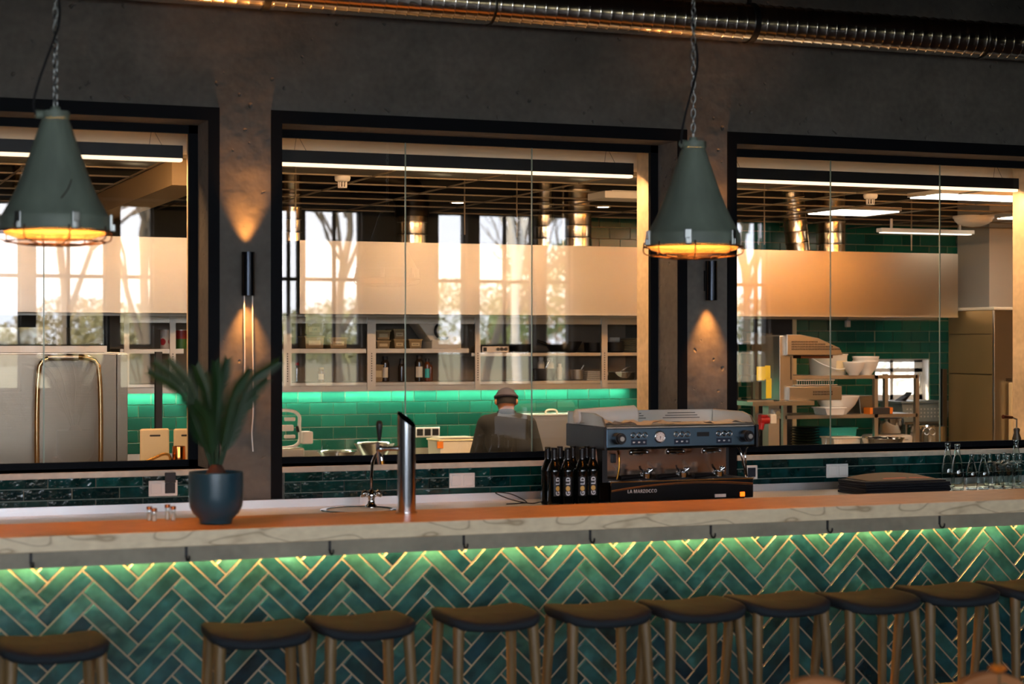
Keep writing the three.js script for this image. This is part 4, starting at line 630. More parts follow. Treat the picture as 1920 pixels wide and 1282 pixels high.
[[4.7889, 0.13, 0.5, 0, 'thick exhaust pipe with black elbow, middle window'], [5.9961, 0.09, 0.62, 0, 'slim shiny exhaust pipe behind the middle window'], [6.2077, 0.125, 0.65, 0, 'thick shiny exhaust pipe right of the slim one'], [3.7816, 0.085, 0.7, 0, 'slim shiny pipe at the left edge of the middle window'], [8.3355, 0.105, 0.62, 0.12, 'leaning shiny exhaust pipe behind the right window'], [8.7268, 0.13, 0.7, 0, 'upright shiny exhaust pipe behind the right window'], [1.7046, 0.075, 0.75, 0, 'shiny exhaust pipe left of the left pendant']].forEach(([x, r, l, lean, label], i) => {
  const p = thing('exhaust_pipe', label, 'pipe', [x, 2.668, i === 1 ? -14.4 : i === 2 || i === 4 ? -14.2 : -14.3]); p.rotation.z = lean;
  part('pipe', spiral(r, i === 0 ? 0.26 : l), M.chromePipe = M.chromePipe || std(0xe6dac4, 0.2, 1), p); part('collar', cyl(r + 0.012, r + 0.012, 0.02, 0, 0.01, 0, 36), M.darksteel, p);
  if (i === 0) part('elbow', tube([[0, 0.24, 0], [0, 0.36, 0], [-0.07, 0.47, 0], [-0.22, 0.53, 0.02], [-0.5, 0.54, 0.05]], 0.14, 28, 40), std(0x2b2620, 0.35, 0.8), p, 'black painted elbow');
  if (i === 4) part('elbow', tube([[0, 0.55, 0], [-0.02, 0.62, 0], [-0.12, 0.72, 0], [-0.25, 0.8, 0]], 0.107, 24, 24), M.chromePipe, p);
});
[[3.17, -12.4, 0.035, 'thin grey conduit running above the ceiling grid, front'], [3.2, -13.4, 0.06, 'thick grey conduit running above the ceiling grid, rear']].forEach(([y, z, r, l]) => solo('conduit', l, 'pipe', cylX(r, 13.8, 5.5, y, z), std(0x7d7c76, 0.4, 0.7)));
[[3.336, -12.5], [4.696, -12.8], [5.1904, -13], [7.4313, -13.2], [9.1032, -13.6]].forEach(([x, z], i) => solo('hanger_rod', ['thin hanger rod at the left of the middle window', 'thin hanger rod by the black elbow', 'thin hanger rod left of the slim exhaust pipe', 'thin hanger rod at the left of the right window', 'thin hanger rod above the right end of the long hood'][i], 'rod', rod([0, 2.68, 0], [0, 3.5, 0], 0.006, 0.006, 8), M.gridBar, [x, 0, z]));
// ---------------------------------------------------------------- shelving on the kitchen back wall
const SH = { low: 1.562, midL: 1.8375, midR: 1.8 }, ZS = -14.45;
{
  const s = thing('kitchen_shelving', 'long steel wall shelving under the exhaust hoods', 'shelf', [0, 0, 0]), x0 = 2.4588, x1 = 6.9965;
  part('back_sheet', bb(x0, x1, 1.5, 2.1, -14.92, -14.94), M.shelfBack = std(0x6d6456, 0.6, 0.2), s);
  part('top_rail', metres(bb(x0, x1, 2.04, 2.092, ZS, ZS - 0.03)), M.steel, s);
  for (const [a, b, y, h] of [[x0, 2.9572, SH.midL, 0.04], [3.6419, 4.4503, SH.midL, 0.04], [4.5275, 5.3439, SH.midL, 0.04], [5.3628, x1, SH.midR, 0.03], [x0, x1, SH.low, 0.03]]) part('shelf_board', metres(rb(b - a, h, 0.46, 0.004, (a + b) / 2, y - h / 2, ZS - 0.232)), M.steel, s);
  part('led_rail', metres(bb(x0, x1, 1.49, 1.532, ZS, ZS - 0.05)), M.steel, s);
  for (const [a, b] of [[4.4548, 4.5275], [5.3913, 5.4388], [6.5461, 6.6013], [2.8439, 2.89], [2.4875, 2.5286], [3.7554, 3.8212]]) {
    const u = part('upright', bb(a, b, 1.5, 2.1, ZS + 0.012, ZS - 0.02), M.satin, s);
    part('slots', [...Array(12)].map((_, i) => bx(0.008, 0.009, 0.003, (a + b) / 2, 1.575 + i * 0.02, ZS + 0.013)), M.black, u);
  }
  const st = solo('led_strip', 'light strip under the kitchen shelf lighting the green tiles', 'light strip', bb(x0, x1, 1.482, 1.49, -14.885, -14.905), glow(0xeaffd8, 5));
  areaLight('shelf_led', 0xfff2d0, 125, x1 - x0, 0.016, [(x0 + x1) / 2, 1.478, -14.895], [(x0 + x1) / 2, 0, -14.94]);
  const c = thing('kitchen_counter', 'steel worktop along the green tiled kitchen wall', 'counter', [0, 0, 0]);
  part('worktop', metres(rb(6.75, 0.04, 0.7, 0.004, 4.675, 0.9, -14.58)), M.steel, c); part('upstand', metres(bb(1.3, 8.05, 0.92, 0.99, -14.91, -14.928)), M.steel, c); part('carcass', bb(1.3, 8.05, 0.1, 0.88, -14.26, -14.93), M.satin, c);
  const wc = thing('window_counter', 'steel side table below the small kitchen window', 'table', [0, 0, 0]); part('tabletop', rb(1.5, 0.04, 0.6, 0.004, 9.85, 0.9, -14.6), M.steel, wc); for (const [a, b] of [[9.2, -14.4], [10.5, -14.4], [9.2, -14.82], [10.5, -14.82]]) part('leg', cyl(0.02, 0.02, 0.88, a, 0.44, b), M.satin, wc);
  const f = thing('pass_counter', 'steel worktop inside the kitchen under the windows', 'counter', [0, 0, 0]);
  part('worktop', metres(rb(8.0, 0.04, 0.6, 0.004, 3.7, 0.9, -10.63)), M.steel, f); part('carcass', bb(-0.3, 7.7, 0.1, 0.88, -10.34, -10.9), M.satin, f);
}
const TAGS = (t, bg = '#cdbd96') => new THREE.MeshStandardMaterial({ roughness: 0.7, map: print(128, 64, (c, w, h) => { c.fillStyle = bg; c.fillRect(0, 0, w, h); c.fillStyle = '#1a1712'; c.font = 'bold 34px sans-serif'; c.textAlign = 'center'; c.textBaseline = 'middle'; c.fillText(t, w / 2, h / 2); }) });
function tub(x, y, w, h, label, text, mat = M.tubBox = M.tubBox || std(0x8a7550, 0.5)) {
  const b = thing('storage_tub', label, 'box', [x, y, -14.68], 0, 'labelled storage tubs on the shelves');
  part('tub', prism([[-w / 2 + 0.008, 0], [w / 2 - 0.008, 0], [w / 2, h], [-w / 2, h]], 0.22, 0.004).translate(0, 0, -0.11), mat, b);
  part('lid', rb(w + 0.012, 0.012, 0.23, 0.004, 0, h + 0.005, 0), M.lidPlastic = M.lidPlastic || std(0xa89468, 0.5), b);
  part('paper_label', new THREE.PlaneGeometry(w * 0.62, h * 0.42).translate(0.0, h * 0.5, 0.1115), TAGS(text), b);
}
tub(4.6343, SH.midL, 0.115, 0.055, 'lower small tub in the leftmost stack beside the perforated upright', '');
tub(4.6343, SH.midL + 0.07, 0.12, 0.07, 'upper tub in the leftmost stack beside the perforated upright', '');
tub(4.773, SH.midL, 0.095, 0.066, 'lower labelled tub under the tonka tub', 'Mint');
tub(4.773, SH.midL + 0.08, 0.098, 0.07, 'upper tub with a handwritten white label beside the flour bin', 'Tonka');
tub(4.9127, SH.midL, 0.115, 0.066, 'single labelled tub left of the flour bin', 'Anise');
tub(4.0482, SH.midL, 0.16, 0.09, 'lower tub on the left shelf behind the reflected pendant', '');
tub(4.0482, SH.midL + 0.105, 0.15, 0.1, 'upper tub on the left shelf with the word visible', 'Salt');
tub(4.2507, SH.midL, 0.15, 0.08, 'tub on the left shelf with a small label', 'Oats');
tub(4.5929, SH.low, 0.08, 0.13, 'tall narrow tub on the low shelf by the upright', '');
{
  const b = thing('flour_bin', 'white slanted flour bin with a black curved handle on the shelf', 'bin', [5.1076, SH.midL, -14.63]);
  part('bin', prism([[-0.08, 0], [0.18, 0], [0.18, 0.21], [-0.19, 0.21], [-0.19, 0.2], [-0.08, 0.055]], 0.26, 0.006).translate(0, 0, -0.13), M.offwhite, b); part('lid', bb(-0.2, 0.18, 0.213, 0.245, -0.12, 0.12), M.black, b); part('drawer', rb(0.26, 0.085, 0.02, 0.006, 0.05, 0.03, 0.13), M.offwhite, b);
  part('handle', tube([[0.02, 0.2, 0.13], [-0.04, 0.19, 0.16], [-0.06, 0.14, 0.17], [-0.04, 0.1, 0.17], [0.03, 0.08, 0.16], [0.06, 0.085, 0.13]], 0.011, 8, 40), M.black, b);
}
function jar(x, y, r, h, label, mat, cap, lab, z = -14.66) {
  const b = thing('spice_bottle', label, 'bottle', [x, y, z], -0.35, 'bottles and jars on the low kitchen shelf');
  part('jar', lathe([[0.001, 0.002], [r * 0.95, 0], [r, 0.006], [r, h * 0.72], [r * 0.8, h * 0.8], [r * 0.6, h * 0.84], [r * 0.6, h * 0.9]], 22), mat, b); part('cap', cyl(r * 0.72, r * 0.72, h * 0.14, 0, h * 0.93, 0, 20), cap, b);
  if (lab) part('label', new THREE.CylinderGeometry(r + 0.001, r + 0.001, h * 0.4, 14, 1, true, -0.8, 1.6).translate(0, h * 0.36, 0), lab, b);
}
M.darkJar = std(0x2a2118, 0.12); M.amber = std(0x6a3412, 0.12);
jar(4.6758, SH.low, 0.035, 0.21, 'tall jar with black lid and white label near the upright', M.darkJar, M.black, M.offwhite);
jar(4.8195, SH.low, 0.03, 0.17, 'dark bottle behind the glass joint on the low shelf', M.darkJar, M.black);
jar(4.842, SH.low, 0.028, 0.19, 'dark bottle left of the tall white labelled bottle', M.darkJar, M.black, null, -14.72);
jar(4.9548, SH.low, 0.038, 0.22, 'big bottle with a tall white label on the low shelf', M.darkJar, M.black, M.offwhite, -14.6);
jar(5.0251, SH.low, 0.026, 0.19, 'slim bottle with a teal label on the low shelf', M.amber, M.black, M.teal, -14.6);
jar(5.0721, SH.low, 0.022, 0.16, 'small amber bottle beside the teal labelled one', M.amber, M.black, null);
jar(3.9231, SH.low, 0.022, 0.16, 'slim bottle with red cap on the left low shelf', M.clear, M.red, null);
jar(4.129, SH.low, 0.03, 0.12, 'small labelled jar on the left low shelf', M.amber, M.lidPlastic, M.offwhite);
jar(6.114, SH.low, 0.03, 0.2, 'left white squeeze bottle behind the stacked pans', M.offwhite, M.white, null, -14.75);
jar(6.1982, SH.low, 0.036, 0.19, 'wide white squeeze bottle behind the stacked pans', M.offwhite, M.white, null, -14.75);
jar(6.2678, SH.low, 0.022, 0.14, 'small white squeeze bottle right of the wide one', M.offwhite, M.white, null, -14.7);
// stove panel, pots, plates on the right shelf
{
  const p = thing('control_panel', 'flat steel unit with three round dials on the shelf', 'appliance', [5.6011, SH.midR, -14.64]);
  part('body', rb(0.24, 0.055, 0.26, 0.004, 0, 0.028, 0), M.steel, p); for (const x of [0.02, 0.055, 0.09]) part('dial', cylZ(0.014, 0.016, x, 0.03, 0.137), M.darksteel, p); part('display', bb(-0.11, -0.08, 0.012, 0.045, 0.13, 0.133), M.black, p);
}
const castIron = std(0x101214, 0.35);
function pot(x, y, r, h, label, mat = castIron, k = 0.9, z = -14.6, name = 'cooking_pot') {
  const p = thing(name, label, name === 'steel_bowl' ? 'bowl' : 'pot', [x, y, z], 0, name === 'steel_bowl' ? undefined : 'black pots on the kitchen shelf');
  part('vessel', lathe([[0.001, 0.004], [r * k * 0.9, 0], [r * k, 0.012], [r, h - 0.004], [r + 0.005, h], [r - 0.002, h], [r - 0.006, h - 0.006], [r * k - 0.006, 0.018], [0.001, 0.014]], 36), mat, p); return p;
}
pot(5.8633, SH.midR, 0.095, 0.075, 'leftmost low black pot on the right shelf', castIron, 0.97);
{ const q = pot(6.2578, SH.midR, 0.165, 0.095, 'wide black wok shaped pan in the middle of the right shelf', castIron, 0.72); part('grip', rod([-0.15, 0.07, 0], [-0.24, 0.1, 0], 0.012), M.black, q); }
pot(6.5434, SH.midR, 0.085, 0.085, 'black pot left of the rightmost one', castIron, 0.95);
pot(6.7368, SH.midR, 0.092, 0.09, 'rightmost black pot on the shelf under the white boxes', castIron, 0.95);
for (let i = 0; i < 4; i++) solo('takeaway_box', ['lowest white box of the small stack on the shelf', 'second white box from the bottom of the shelf stack', 'third white box from the bottom of the shelf stack', 'topmost white box of the small shelf stack'][i], 'box', [rb(0.1, 0.03, 0.1, 0.004, 0, 0.016, 0)], M.offwhite, [6.827, SH.midR + 0.09 + i * 0.033 - 0.09, -14.83], rnd(-0.05, 0.05), 'white boxes stacked on the shelf');
for (let i = 0; i < 7; i++) solo('dinner_plate', ['lowest', 'second lowest', 'third lowest', 'middle', 'third highest', 'second highest', 'topmost'][i] + ' plate of the pile right of the white boxes', 'plate', lathe([[0.001, 0.002], [0.07, 0], [0.11, 0.012], [0.108, 0.015], [0.07, 0.005], [0.001, 0.006]], 36), M.plateGlaze = M.plateGlaze || std(0xb8b79a, 0.3), [6.9672, SH.midR + 0.001 + i * 0.018, -14.7], 0, 'plates piled on the right shelf');
{
  const p = pot(6.7877, SH.low, 0.155, 0.07, 'wide shallow steel pan on the low shelf at the right', M.chrome, 0.85, -14.6, 'steel_bowl'); part('ladle', [tube([[-0.02, 0.06, 0.03], [0.04, 0.1, 0.04], [0.09, 0.12, 0.02]], 0.006, 8, 20)], M.chrome, p);
  const c = pot(6.076, SH.low, 0.1, 0.1, 'dark pan holding steel tongs on the low shelf', M.darkgrey, 0.9, -14.58, 'steel_bowl'); part('tongs', [rod([-0.02, 0.05, 0], [0.05, 0.18, 0.02], 0.005), rod([-0.03, 0.05, 0.02], [0.035, 0.18, 0.03], 0.005), ball(0.008, 0.045, 0.18, 0.025)], M.chrome, c);
  const d = pot(6.3789, SH.low, 0.06, 0.09, 'small steel cup with a ladle on the low shelf', M.satin, 0.85, -14.58, 'steel_bowl'); part('ladle', rod([0, 0.04, 0], [0.06, 0.13, 0.01], 0.006), M.chrome, d);
  for (let i = 0; i < 5; i++) solo('tray', ['lowest', 'second lowest', 'middle', 'second highest', 'topmost'][i] + ' flat tray of the pile on the low shelf', 'tray', rb(0.15 - i * 0.004, 0.012, 0.2, 0.004, 0, 0.007, 0), M.offwhite, [6.5383, SH.low + i * 0.016, -14.66], 0, 'flat trays on the low shelf');
}
// food tins behind the palm
for (const [x, l, top, bot] of [[2.8481, 'white tin with a red fruit picture behind the palm', '#d8d0c8', '#b5303c'], [2.9666, 'red and green tin behind the palm', '#8e0f16', '#2f6b24']]) {
  const t = thing('food_tin', l, 'tin', [x, SH.midL, -14.6], -0.1, 'food tins on the left shelf');
  part('tin', cyl(0.048, 0.048, 0.145, 0, 0.0725, 0, 28), new THREE.MeshStandardMaterial({ roughness: 0.4, map: print(256, 128, (c, w, h) => { c.fillStyle = top; c.fillRect(0, 0, w, h); c.fillStyle = bot; if (bot === '#2f6b24') c.fillRect(0, 60, w, 68); else for (let i = 0; i < 4; i++) { c.beginPath(); c.arc(32 + i * 64, 80, 24, 0, 7); c.fill(); } }) }), t); part('lid', cyl(0.049, 0.049, 0.006, 0, 0.147, 0, 28), M.satin, t);
}
// ---------------------------------------------------------------- left kitchen: fridge, rail, shelf, boards
{
  const w = 12.6, f = thing('steel_fridge', 'tall steel fridge door behind the left window', 'fridge', [0, 0, -w]), x0 = 1.1546, x1 = 2.1977, y1 = 1.8187, xs_ = 2.1225;
  part('cabinet', [bb(x0, x1, 0.1, y1, -0.03, -0.75)], M.satin, f); const fr = std(0x9a9284, 0.3, 1, { bumpMap: T.brushed, bumpScale: 0.0006 }); part('door', metres(rb(xs_ - x0 - 0.004, y1 - 0.16, 0.03, 0.004, (x0 + xs_) / 2, (y1 + 0.14) / 2, -0.014)), fr, f); part('side_strip', metres(rb(x1 - xs_ - 0.004, y1 - 0.16, 0.03, 0.004, (x1 + xs_) / 2, (y1 + 0.14) / 2, -0.014)), fr, f);
  part('plinth', bb(x0 + 0.03, x1 - 0.03, 0, 0.1, -0.06, -0.7), M.black, f);
  const a = 1.5928, b = 1.9892, g = thing('bumper_rail', 'bent steel tube arch in front of the fridge door', 'rail', [0, 0, -12.5]), yt = y1 - 0.03;
  part('tube', tube([[a, 0, 0], [a, yt - 0.12, 0], [a + 0.02, yt - 0.03, 0], [a + 0.1, yt, 0], [b - 0.1, yt, 0], [b - 0.02, yt - 0.03, 0], [b, yt - 0.12, 0], [b, 0, 0]], 0.017, 14, 90), std(0xc9a878, 0.2, 1), g); part('grip', cylX(0.021, (b - a) * 0.5, a + (b - a) * 0.4, yt, 0), M.satin, g);
  const s = thing('glass_rack', 'shallow clear container on top of the fridge', 'tray', [0, y1, -12.95]); const xa = 1.3796, xb = 2.0874;
  part('base', bb(xa - 0.3, xb, 0, 0.045, 0.16, -0.2), M.steel, s); part('clear_wall', [bb(xa - 0.3, xb - 0.02, 0.045, 0.17, 0.15, 0.147), bb(xb - 0.023, xb - 0.02, 0.045, 0.17, 0.147, -0.19)], M.clear, s); part('dark_foot', bb(xa - 0.3, xb - 0.02, -0.0, 0.002, 0.17, 0.165), M.black, s);
  const p = thing('rack_post', 'black square post right of the fridge', 'post', [2.556, 0, -13.4]); part('post', rb(0.05, 1.82, 0.05, 0.004, 0, 0.91, 0), M.black, p); part('foot', cyl(0.03, 0.03, 0.02, 0.0, 0.01, 0), M.rubber, p);
  for (const [x, l, h, d] of [[2.0192, 'cream cutting board standing left of the black post', 0.47, 0.17], [2.1936, 'cream cutting board standing right of the black post', 0.468, 0.13]]) { const c = thing('cutting_board', l, 'board', [x, 0.92, -10.7], 0.05, 'cream cutting boards'); part('board', rb(d, h, 0.025, 0.012, 0, h / 2, 0, 3), M.cream, c); part('grip_slot', rb(d * 0.4, 0.016, 0.027, 0.006, 0, h - 0.04, 0), M.darkgrey, c); }
  const cup = thing('copper_cup', 'hammered copper cup on the window ledge by the palm', 'cup', [2.0446, SILL, -10.13]); part('cup', lathe([[0.001, 0.002], [0.036, 0], [0.038, 0.01], [0.034, 0.1], [0.0345, 0.103], [0.032, 0.1], [0.034, 0.012], [0.001, 0.008]], 36), std(0xd8823f, 0.2, 1, { bumpMap: T.hammered, bumpScale: 0.004 }), cup);
  solo('brass_tube', 'bent brass tube lying on the ledge left of the copper cup', 'tube', tube([[-0.1, 0.012, 0], [-0.04, 0.035, 0], [0.03, 0.062, 0], [0.055, 0.055, 0], [0.068, 0.012, 0]], 0.008, 10, 40), M.brass, [1.9333, SILL, -10.12]);
}
// ---------------------------------------------------------------- middle kitchen: things on the worktop
{
  const sl = thing('slicer', 'white rounded frame of a kitchen slicer at the left jamb', 'appliance', [3.8168, 0.92, -14.5]);
  const a = 0.085; part('frame', tube([[-0.14, 0.13, 0], [0.04, 0.13, 0], [a, 0.17, 0], [a, 0.3, 0], [a, 0.37, 0], [0.04, 0.41, 0], [-0.14, 0.41, 0], [-0.18, 0.37, 0], [-0.18, 0.17, 0]], 0.014, 10, 90, true), M.white, sl);
  part('knob', [rb(0.09, 0.03, 0.03, 0.008, 0.0, 0.35, 0.02), rb(0.09, 0.03, 0.03, 0.008, 0.0, 0.21, 0.02), rb(0.14, 0.05, 0.04, 0.01, -0.04, 0.28, 0.02)], M.white, sl); part('motor_box', rb(0.09, 0.1, 0.12, 0.012, 0.14, 0.2, 0), M.white, sl); part('base', rb(0.3, 0.12, 0.2, 0.02, -0.03, 0.06, -0.06), M.satin, sl); part('clamp', rod([0.06, 0.29, 0.02], [0.06, 0.25, 0.05], 0.012), M.black, sl);
  const pan = pot(3.8384, 0.92, 0.15, 0.05, 'dark frying pan on the worktop at the left jamb', M.black, 0.9, -14.3, 'steel_bowl');
  pot(4.1925, 0.92, 0.16, 0.09, 'shallow steel mixing bowl on the kitchen worktop', M.chrome, 0.6, -14.42, 'steel_bowl'); pot(4.534, 0.92, 0.17, 0.145, 'deep steel mixing bowl behind the tap handle', M.chrome, 0.5, -14.5, 'steel_bowl');
  const so = thing('triple_socket', 'white strip of three black sockets on the green tiles', 'socket', [5.1435, 1.1217, -14.938]); part('cover_plate', rb(0.22, 0.085, 0.012, 0.004), M.white, so); for (const k of [-1, 0, 1]) part('socket', [rb(0.055, 0.058, 0.012, 0.003, k * 0.07, 0, 0.005), cylZ(0.02, 0.014, k * 0.07, 0, 0.007)], M.black, so);
  const bx_ = thing('plastic_crate', 'pale plastic container with papers left of the cook', 'box', [5.1171, 0.92, -14.28]), cw = 5.2701 - 4.9744;
  part('tub', prism([[-cw / 2 + 0.01, 0], [cw / 2 - 0.012, 0], [cw / 2, 0.17], [-cw / 2, 0.17]], 0.3, 0.006).translate(0, 0, -0.15), std(0xd2c6b2, 0.5), bx_); part('rim', rb(cw + 0.02, 0.014, 0.31, 0.005, 0, 0.172, 0), M.cream, bx_); part('orange_flap', bb(-cw / 2 - 0.02, -cw / 2 + 0.03, 0.11, 0.165, 0.14, 0.155), M.orange, bx_); part('papers', [0, 1, 2].map((i) => rb(cw * 0.95, 0.004, 0.22, 0.001, 0.01 * i, 0.183 + i * 0.005, 0.01 * i)), M.offwhite, bx_);
  const x0 = 5.6241, x1 = 6.7252, y = 1.2995, b = thing('chest_fridge', 'low steel chest unit with two looped handles right of the cook', 'appliance', [0, 0, -13.86]);
  part('cabinet', metres(bb(x0, x1, 0.1, y - 0.012, 0, -0.33)), M.steel, b); part('lid', metres(rb(x1 - x0 + 0.02, 0.014, 0.36, 0.004, (x0 + x1) / 2, y - 0.005, -0.165)), M.steel, b); part('plinth', bb(x0 + 0.05, x1, 0, 0.1, -0.05, -0.3), M.black, b);
  for (const px of [5.8774, 6.4178]) part('handle', tube([[px - 0.05, y, -0.1], [px - 0.048, y + 0.025, -0.1], [px - 0.03, y + 0.035, -0.1], [px + 0.03, y + 0.035, -0.1], [px + 0.048, y + 0.025, -0.1], [px + 0.05, y, -0.1]], 0.007, 8, 40), M.offwhite, b);
}
// ---------------------------------------------------------------- right kitchen
{
  const st = thing('grill_stand', 'steel pedestal table carrying the salamander grill', 'table', [0, 0, -13.2]), yT = 1.4109, xa = 7.2696, xb = 7.8386, xc = 7.5496;
  part('top_plate', metres(bb(xa, xb, yT - 0.035, yT, 0.1, -0.4)), M.steel, st); part('post', metres(bb(xc - 0.05, xc + 0.05, 0.02, yT - 0.035, -0.05, -0.15)), M.satin, st); part('foot_plate', bb(xc - 0.25, xc + 0.25, 0, 0.02, 0.1, -0.35), M.darksteel, st);
  const sk = thing('red_plug', 'red industrial plug in a grey socket on the pedestal', 'plug', [7.3896, 1.2587, -13.13]); part('socket_box', rb(0.06, 0.08, 0.07, 0.01, 0.07, 0.01, -0.0), M.offwhite, sk); part('plug', [cylX(0.035, 0.08, 0, 0, 0, 20, 0.03), rod([-0.02, 0, 0], [-0.035, -0.075, 0.01], 0.03, 0.02), rb(0.06, 0.02, 0.06, 0.006, -0.01, 0.035, 0)], M.red, sk); part('cable', tube([[-0.035, -0.07, 0], [-0.05, -0.13, 0], [-0.12, -0.18, 0], [-0.2, -0.22, 0]], 0.007, 8, 30), M.rubber, sk);
  const bt = thing('isolator_switch', 'square steel rotary switch on the pedestal post', 'switch', [7.5597, 1.3064, -13.235]); part('plate', rb(0.07, 0.08, 0.03, 0.005), M.satin, bt); part('knob', cylZ(0.022, 0.02, 0, 0, 0.022), M.chrome, bt);
  // salamander
  const x0 = 7.5782, g = thing('salamander_grill', 'steel salamander grill with sloping vented hood and wire rack', 'grill', [x0, yT, -13.25]), k = 0.0048;
  part('back_column', metres(rb(0.13, 0.53, 0.3, 0.006, 0.07, 0.265, -0.12)), M.steel, g); part('slide_slot', bb(0.108, 0.116, 0.17, 0.36, 0.029, 0.032), M.black, g);
  part('base_unit', metres(rb(0.5, 0.115, 0.34, 0.006, 0.32, 0.058, -0.1)), M.steel, g);
  part('hood', prism([[0.05, 0.37], [0.5, 0.37], [0.58, 0.375], [0.55, 0.43], [0.35, 0.51], [0.18, 0.54], [0.05, 0.54]], 0.34, 0.006).translate(0, 0, -0.27), M.steel, g); part('heating_tray', bb(0.2, 0.5, 0.345, 0.37, 0.04, -0.25), std(0x5a3a22, 0.5, 0.6), g);
  const vent = (x0_, n, rows, y0, sh) => { const o = []; for (let r = 0; r < rows; r++) for (let i = 0; i < n - r * sh; i++) o.push(bx(0.0065, 0.013, 0.003, x0_ + i * 0.0145, y0 + r * 0.02, 0.0715)); return o; };
  part('vent_holes', [...vent(0.1, 32, 4, 0.42, 5), ...vent(0.3, 13, 2, 0.05, 0)], M.black, g);
  part('rack', [...Array(17)].map((_, i) => rod([0.16 + i * 0.021, 0.125, 0.05], [0.16 + i * 0.021, 0.165, 0.05], 0.003, 0.003, 6)).concat([rod([0.15, 0.165, 0.05], [0.51, 0.165, 0.05], 0.005), rod([0.13, 0.125, 0.06], [0.53, 0.125, 0.06], 0.006), bb(0.13, 0.53, 0.118, 0.124, 0.05, -0.2)]), M.satin, g);
  // shelving rack with pots and bowls
  const ra = thing('steel_rack', 'open steel rack with two shelves in front of the window', 'shelf', [0, 0, -13.6]), X0 = 7.8448, X1 = 8.7376, X2 = 9.1521, y1 = 1.6066, y2 = 1.273;
  for (const x of [X0, X1, X2]) part('upright', bb(x - 0.018, x + 0.018, 0, y1, 0.018, -0.018), M.satin, ra); for (const x of [X0, X2]) part('upright', bb(x - 0.018, x + 0.018, 0, y1, -0.462, -0.5), M.satin, ra);
  part('top_shelf', metres(bb(X0, X1 + 0.018, y1 - 0.03, y1, 0.018, -0.5)), M.satin, ra); part('top_rail', bb(X1, X2, y1 - 0.03, y1, 0.018, -0.018), M.satin, ra); part('middle_shelf', metres(bb(X0, X2, y2 - 0.03, y2, 0.018, -0.5)), M.satin, ra); part('bottom_shelf', metres(bb(X0, X2, 0.88, 0.91, 0.018, -0.5)), M.satin, ra);
  const bucket = thing('plastic_bucket', 'white plastic bucket with handle on the rack top', 'bucket', [8.3606, y1, -13.75]); part('bucket', lathe([[0.001, 0], [0.15, 0], [0.165, 0.17], [0.172, 0.172], [0.172, 0.18], [0.16, 0.18], [0.146, 0.01], [0.001, 0.01]], 36), M.offwhite, bucket); part('handle', tube([[-0.17, 0.15, 0], [-0.12, 0.09, 0.13], [0, 0.05, 0.18], [0.12, 0.08, 0.13], [0.17, 0.15, 0]], 0.004, 6, 30), M.white, bucket); part('sticker', new THREE.CylinderGeometry(0.166, 0.156, 0.09, 16, 1, true, -0.1, 0.7).translate(0, 0.08, 0), M.cream, bucket);
  const bowlP = (r, h) => lathe([[0.001, 0.004], [r * 0.4, 0], [r * 0.45, 0.008], [r * 0.8, h * 0.5], [r * 0.97, h * 0.9], [r, h], [r - 0.006, h], [r * 0.78, h * 0.52], [r * 0.4, 0.016], [0.001, 0.012]], 36), B = (nx, y, z, r, h, l, m = M.white) => { const b = thing('mixing_bowl', l, 'bowl', [nx, y, z], 0, 'white bowls around the steel rack'); part('bowl', bowlP(r, h), m, b); part('foot_ring', cyl(r * 0.42, r * 0.42, 0.006, 0, 0.003, 0), m, b); };
  B(8.5098, y1, -13.58, 0.1, 0.115, 'smaller white bowl beside the bucket on the rack'); B(8.7056, y1, -13.7, 0.115, 0.125, 'lower white bowl at the right end of the rack top'); B(8.7056, y1 + 0.03, -13.7, 0.117, 0.13, 'upper white bowl nested at the right end of the rack top');
  B(8.4344, y2, -13.72, 0.19, 0.16, 'wide white bowl on the middle rack shelf');
  const pn = (x, y, z, w, h, d, l, m) => { const p = thing('gastro_pan', l, 'pan', [x, y, z]); part('pan', prism([[-w / 2 + 0.02, 0], [w / 2 - 0.02, 0], [w / 2, h], [-w / 2, h]], d, 0.004).translate(0, 0, -d / 2), m, p); part('rim', rb(w + 0.02, 0.01, d + 0.02, 0.004, 0, h, 0), m, p); return p; };
  pn(8.7482, y2, -13.85, 0.16, 0.15, 0.2, 'small steel pan on the middle rack shelf', M.steel); pn(8.2818, y2, -13.6, 0.2, 0.06, 0.2, 'stack of white trays at the left of the middle shelf', M.white);
  const cb = thing('carton', 'black flat carton with orange ends on the middle shelf', 'box', [8.78, y2, -13.62]); part('carton', rb(0.22, 0.055, 0.1, 0.003, 0, 0.0275, 0), M.darkgrey, cb); for (const a of [-1, 1]) part('orange_end', rb(0.03, 0.056, 0.102, 0.003, a * 0.1, 0.0278, 0), M.orange, cb);
  const by = 0.91; pn(8.5201, by + 0.09, -13.9, 0.26, 0.15, 0.3, 'bright teal plastic tub on the rack', M.teal); pn(8.41, by, -13.62, 0.27, 0.17, 0.2, 'cream plastic tub in front of the teal one', M.offwhite);
  const mb = thing('steel_mixing_bowl', 'large tapered steel bowl behind the rack upright', 'bowl', [8.6681, by, -13.38]); part('bowl', lathe([[0.001, 0.004], [0.11, 0], [0.12, 0.01], [0.175, 0.165], [0.185, 0.168], [0.185, 0.173], [0.17, 0.17], [0.112, 0.014], [0.001, 0.01]], 40), M.chrome, mb); part('foot', [cyl(0.1, 0.11, by - 0.0, 0, -by / 2, 0)], M.satin, mb);
  const sp = thing('steel_pot', 'steel pot with wire handles standing on white boards', 'pot', [9.078, by + 0.18, -13.9]); part('pot', lathe([[0.001, 0], [0.1, 0], [0.125, 0.13], [0.13, 0.132], [0.12, 0.13], [0.096, 0.006], [0.001, 0.006]], 32), M.chrome, sp);
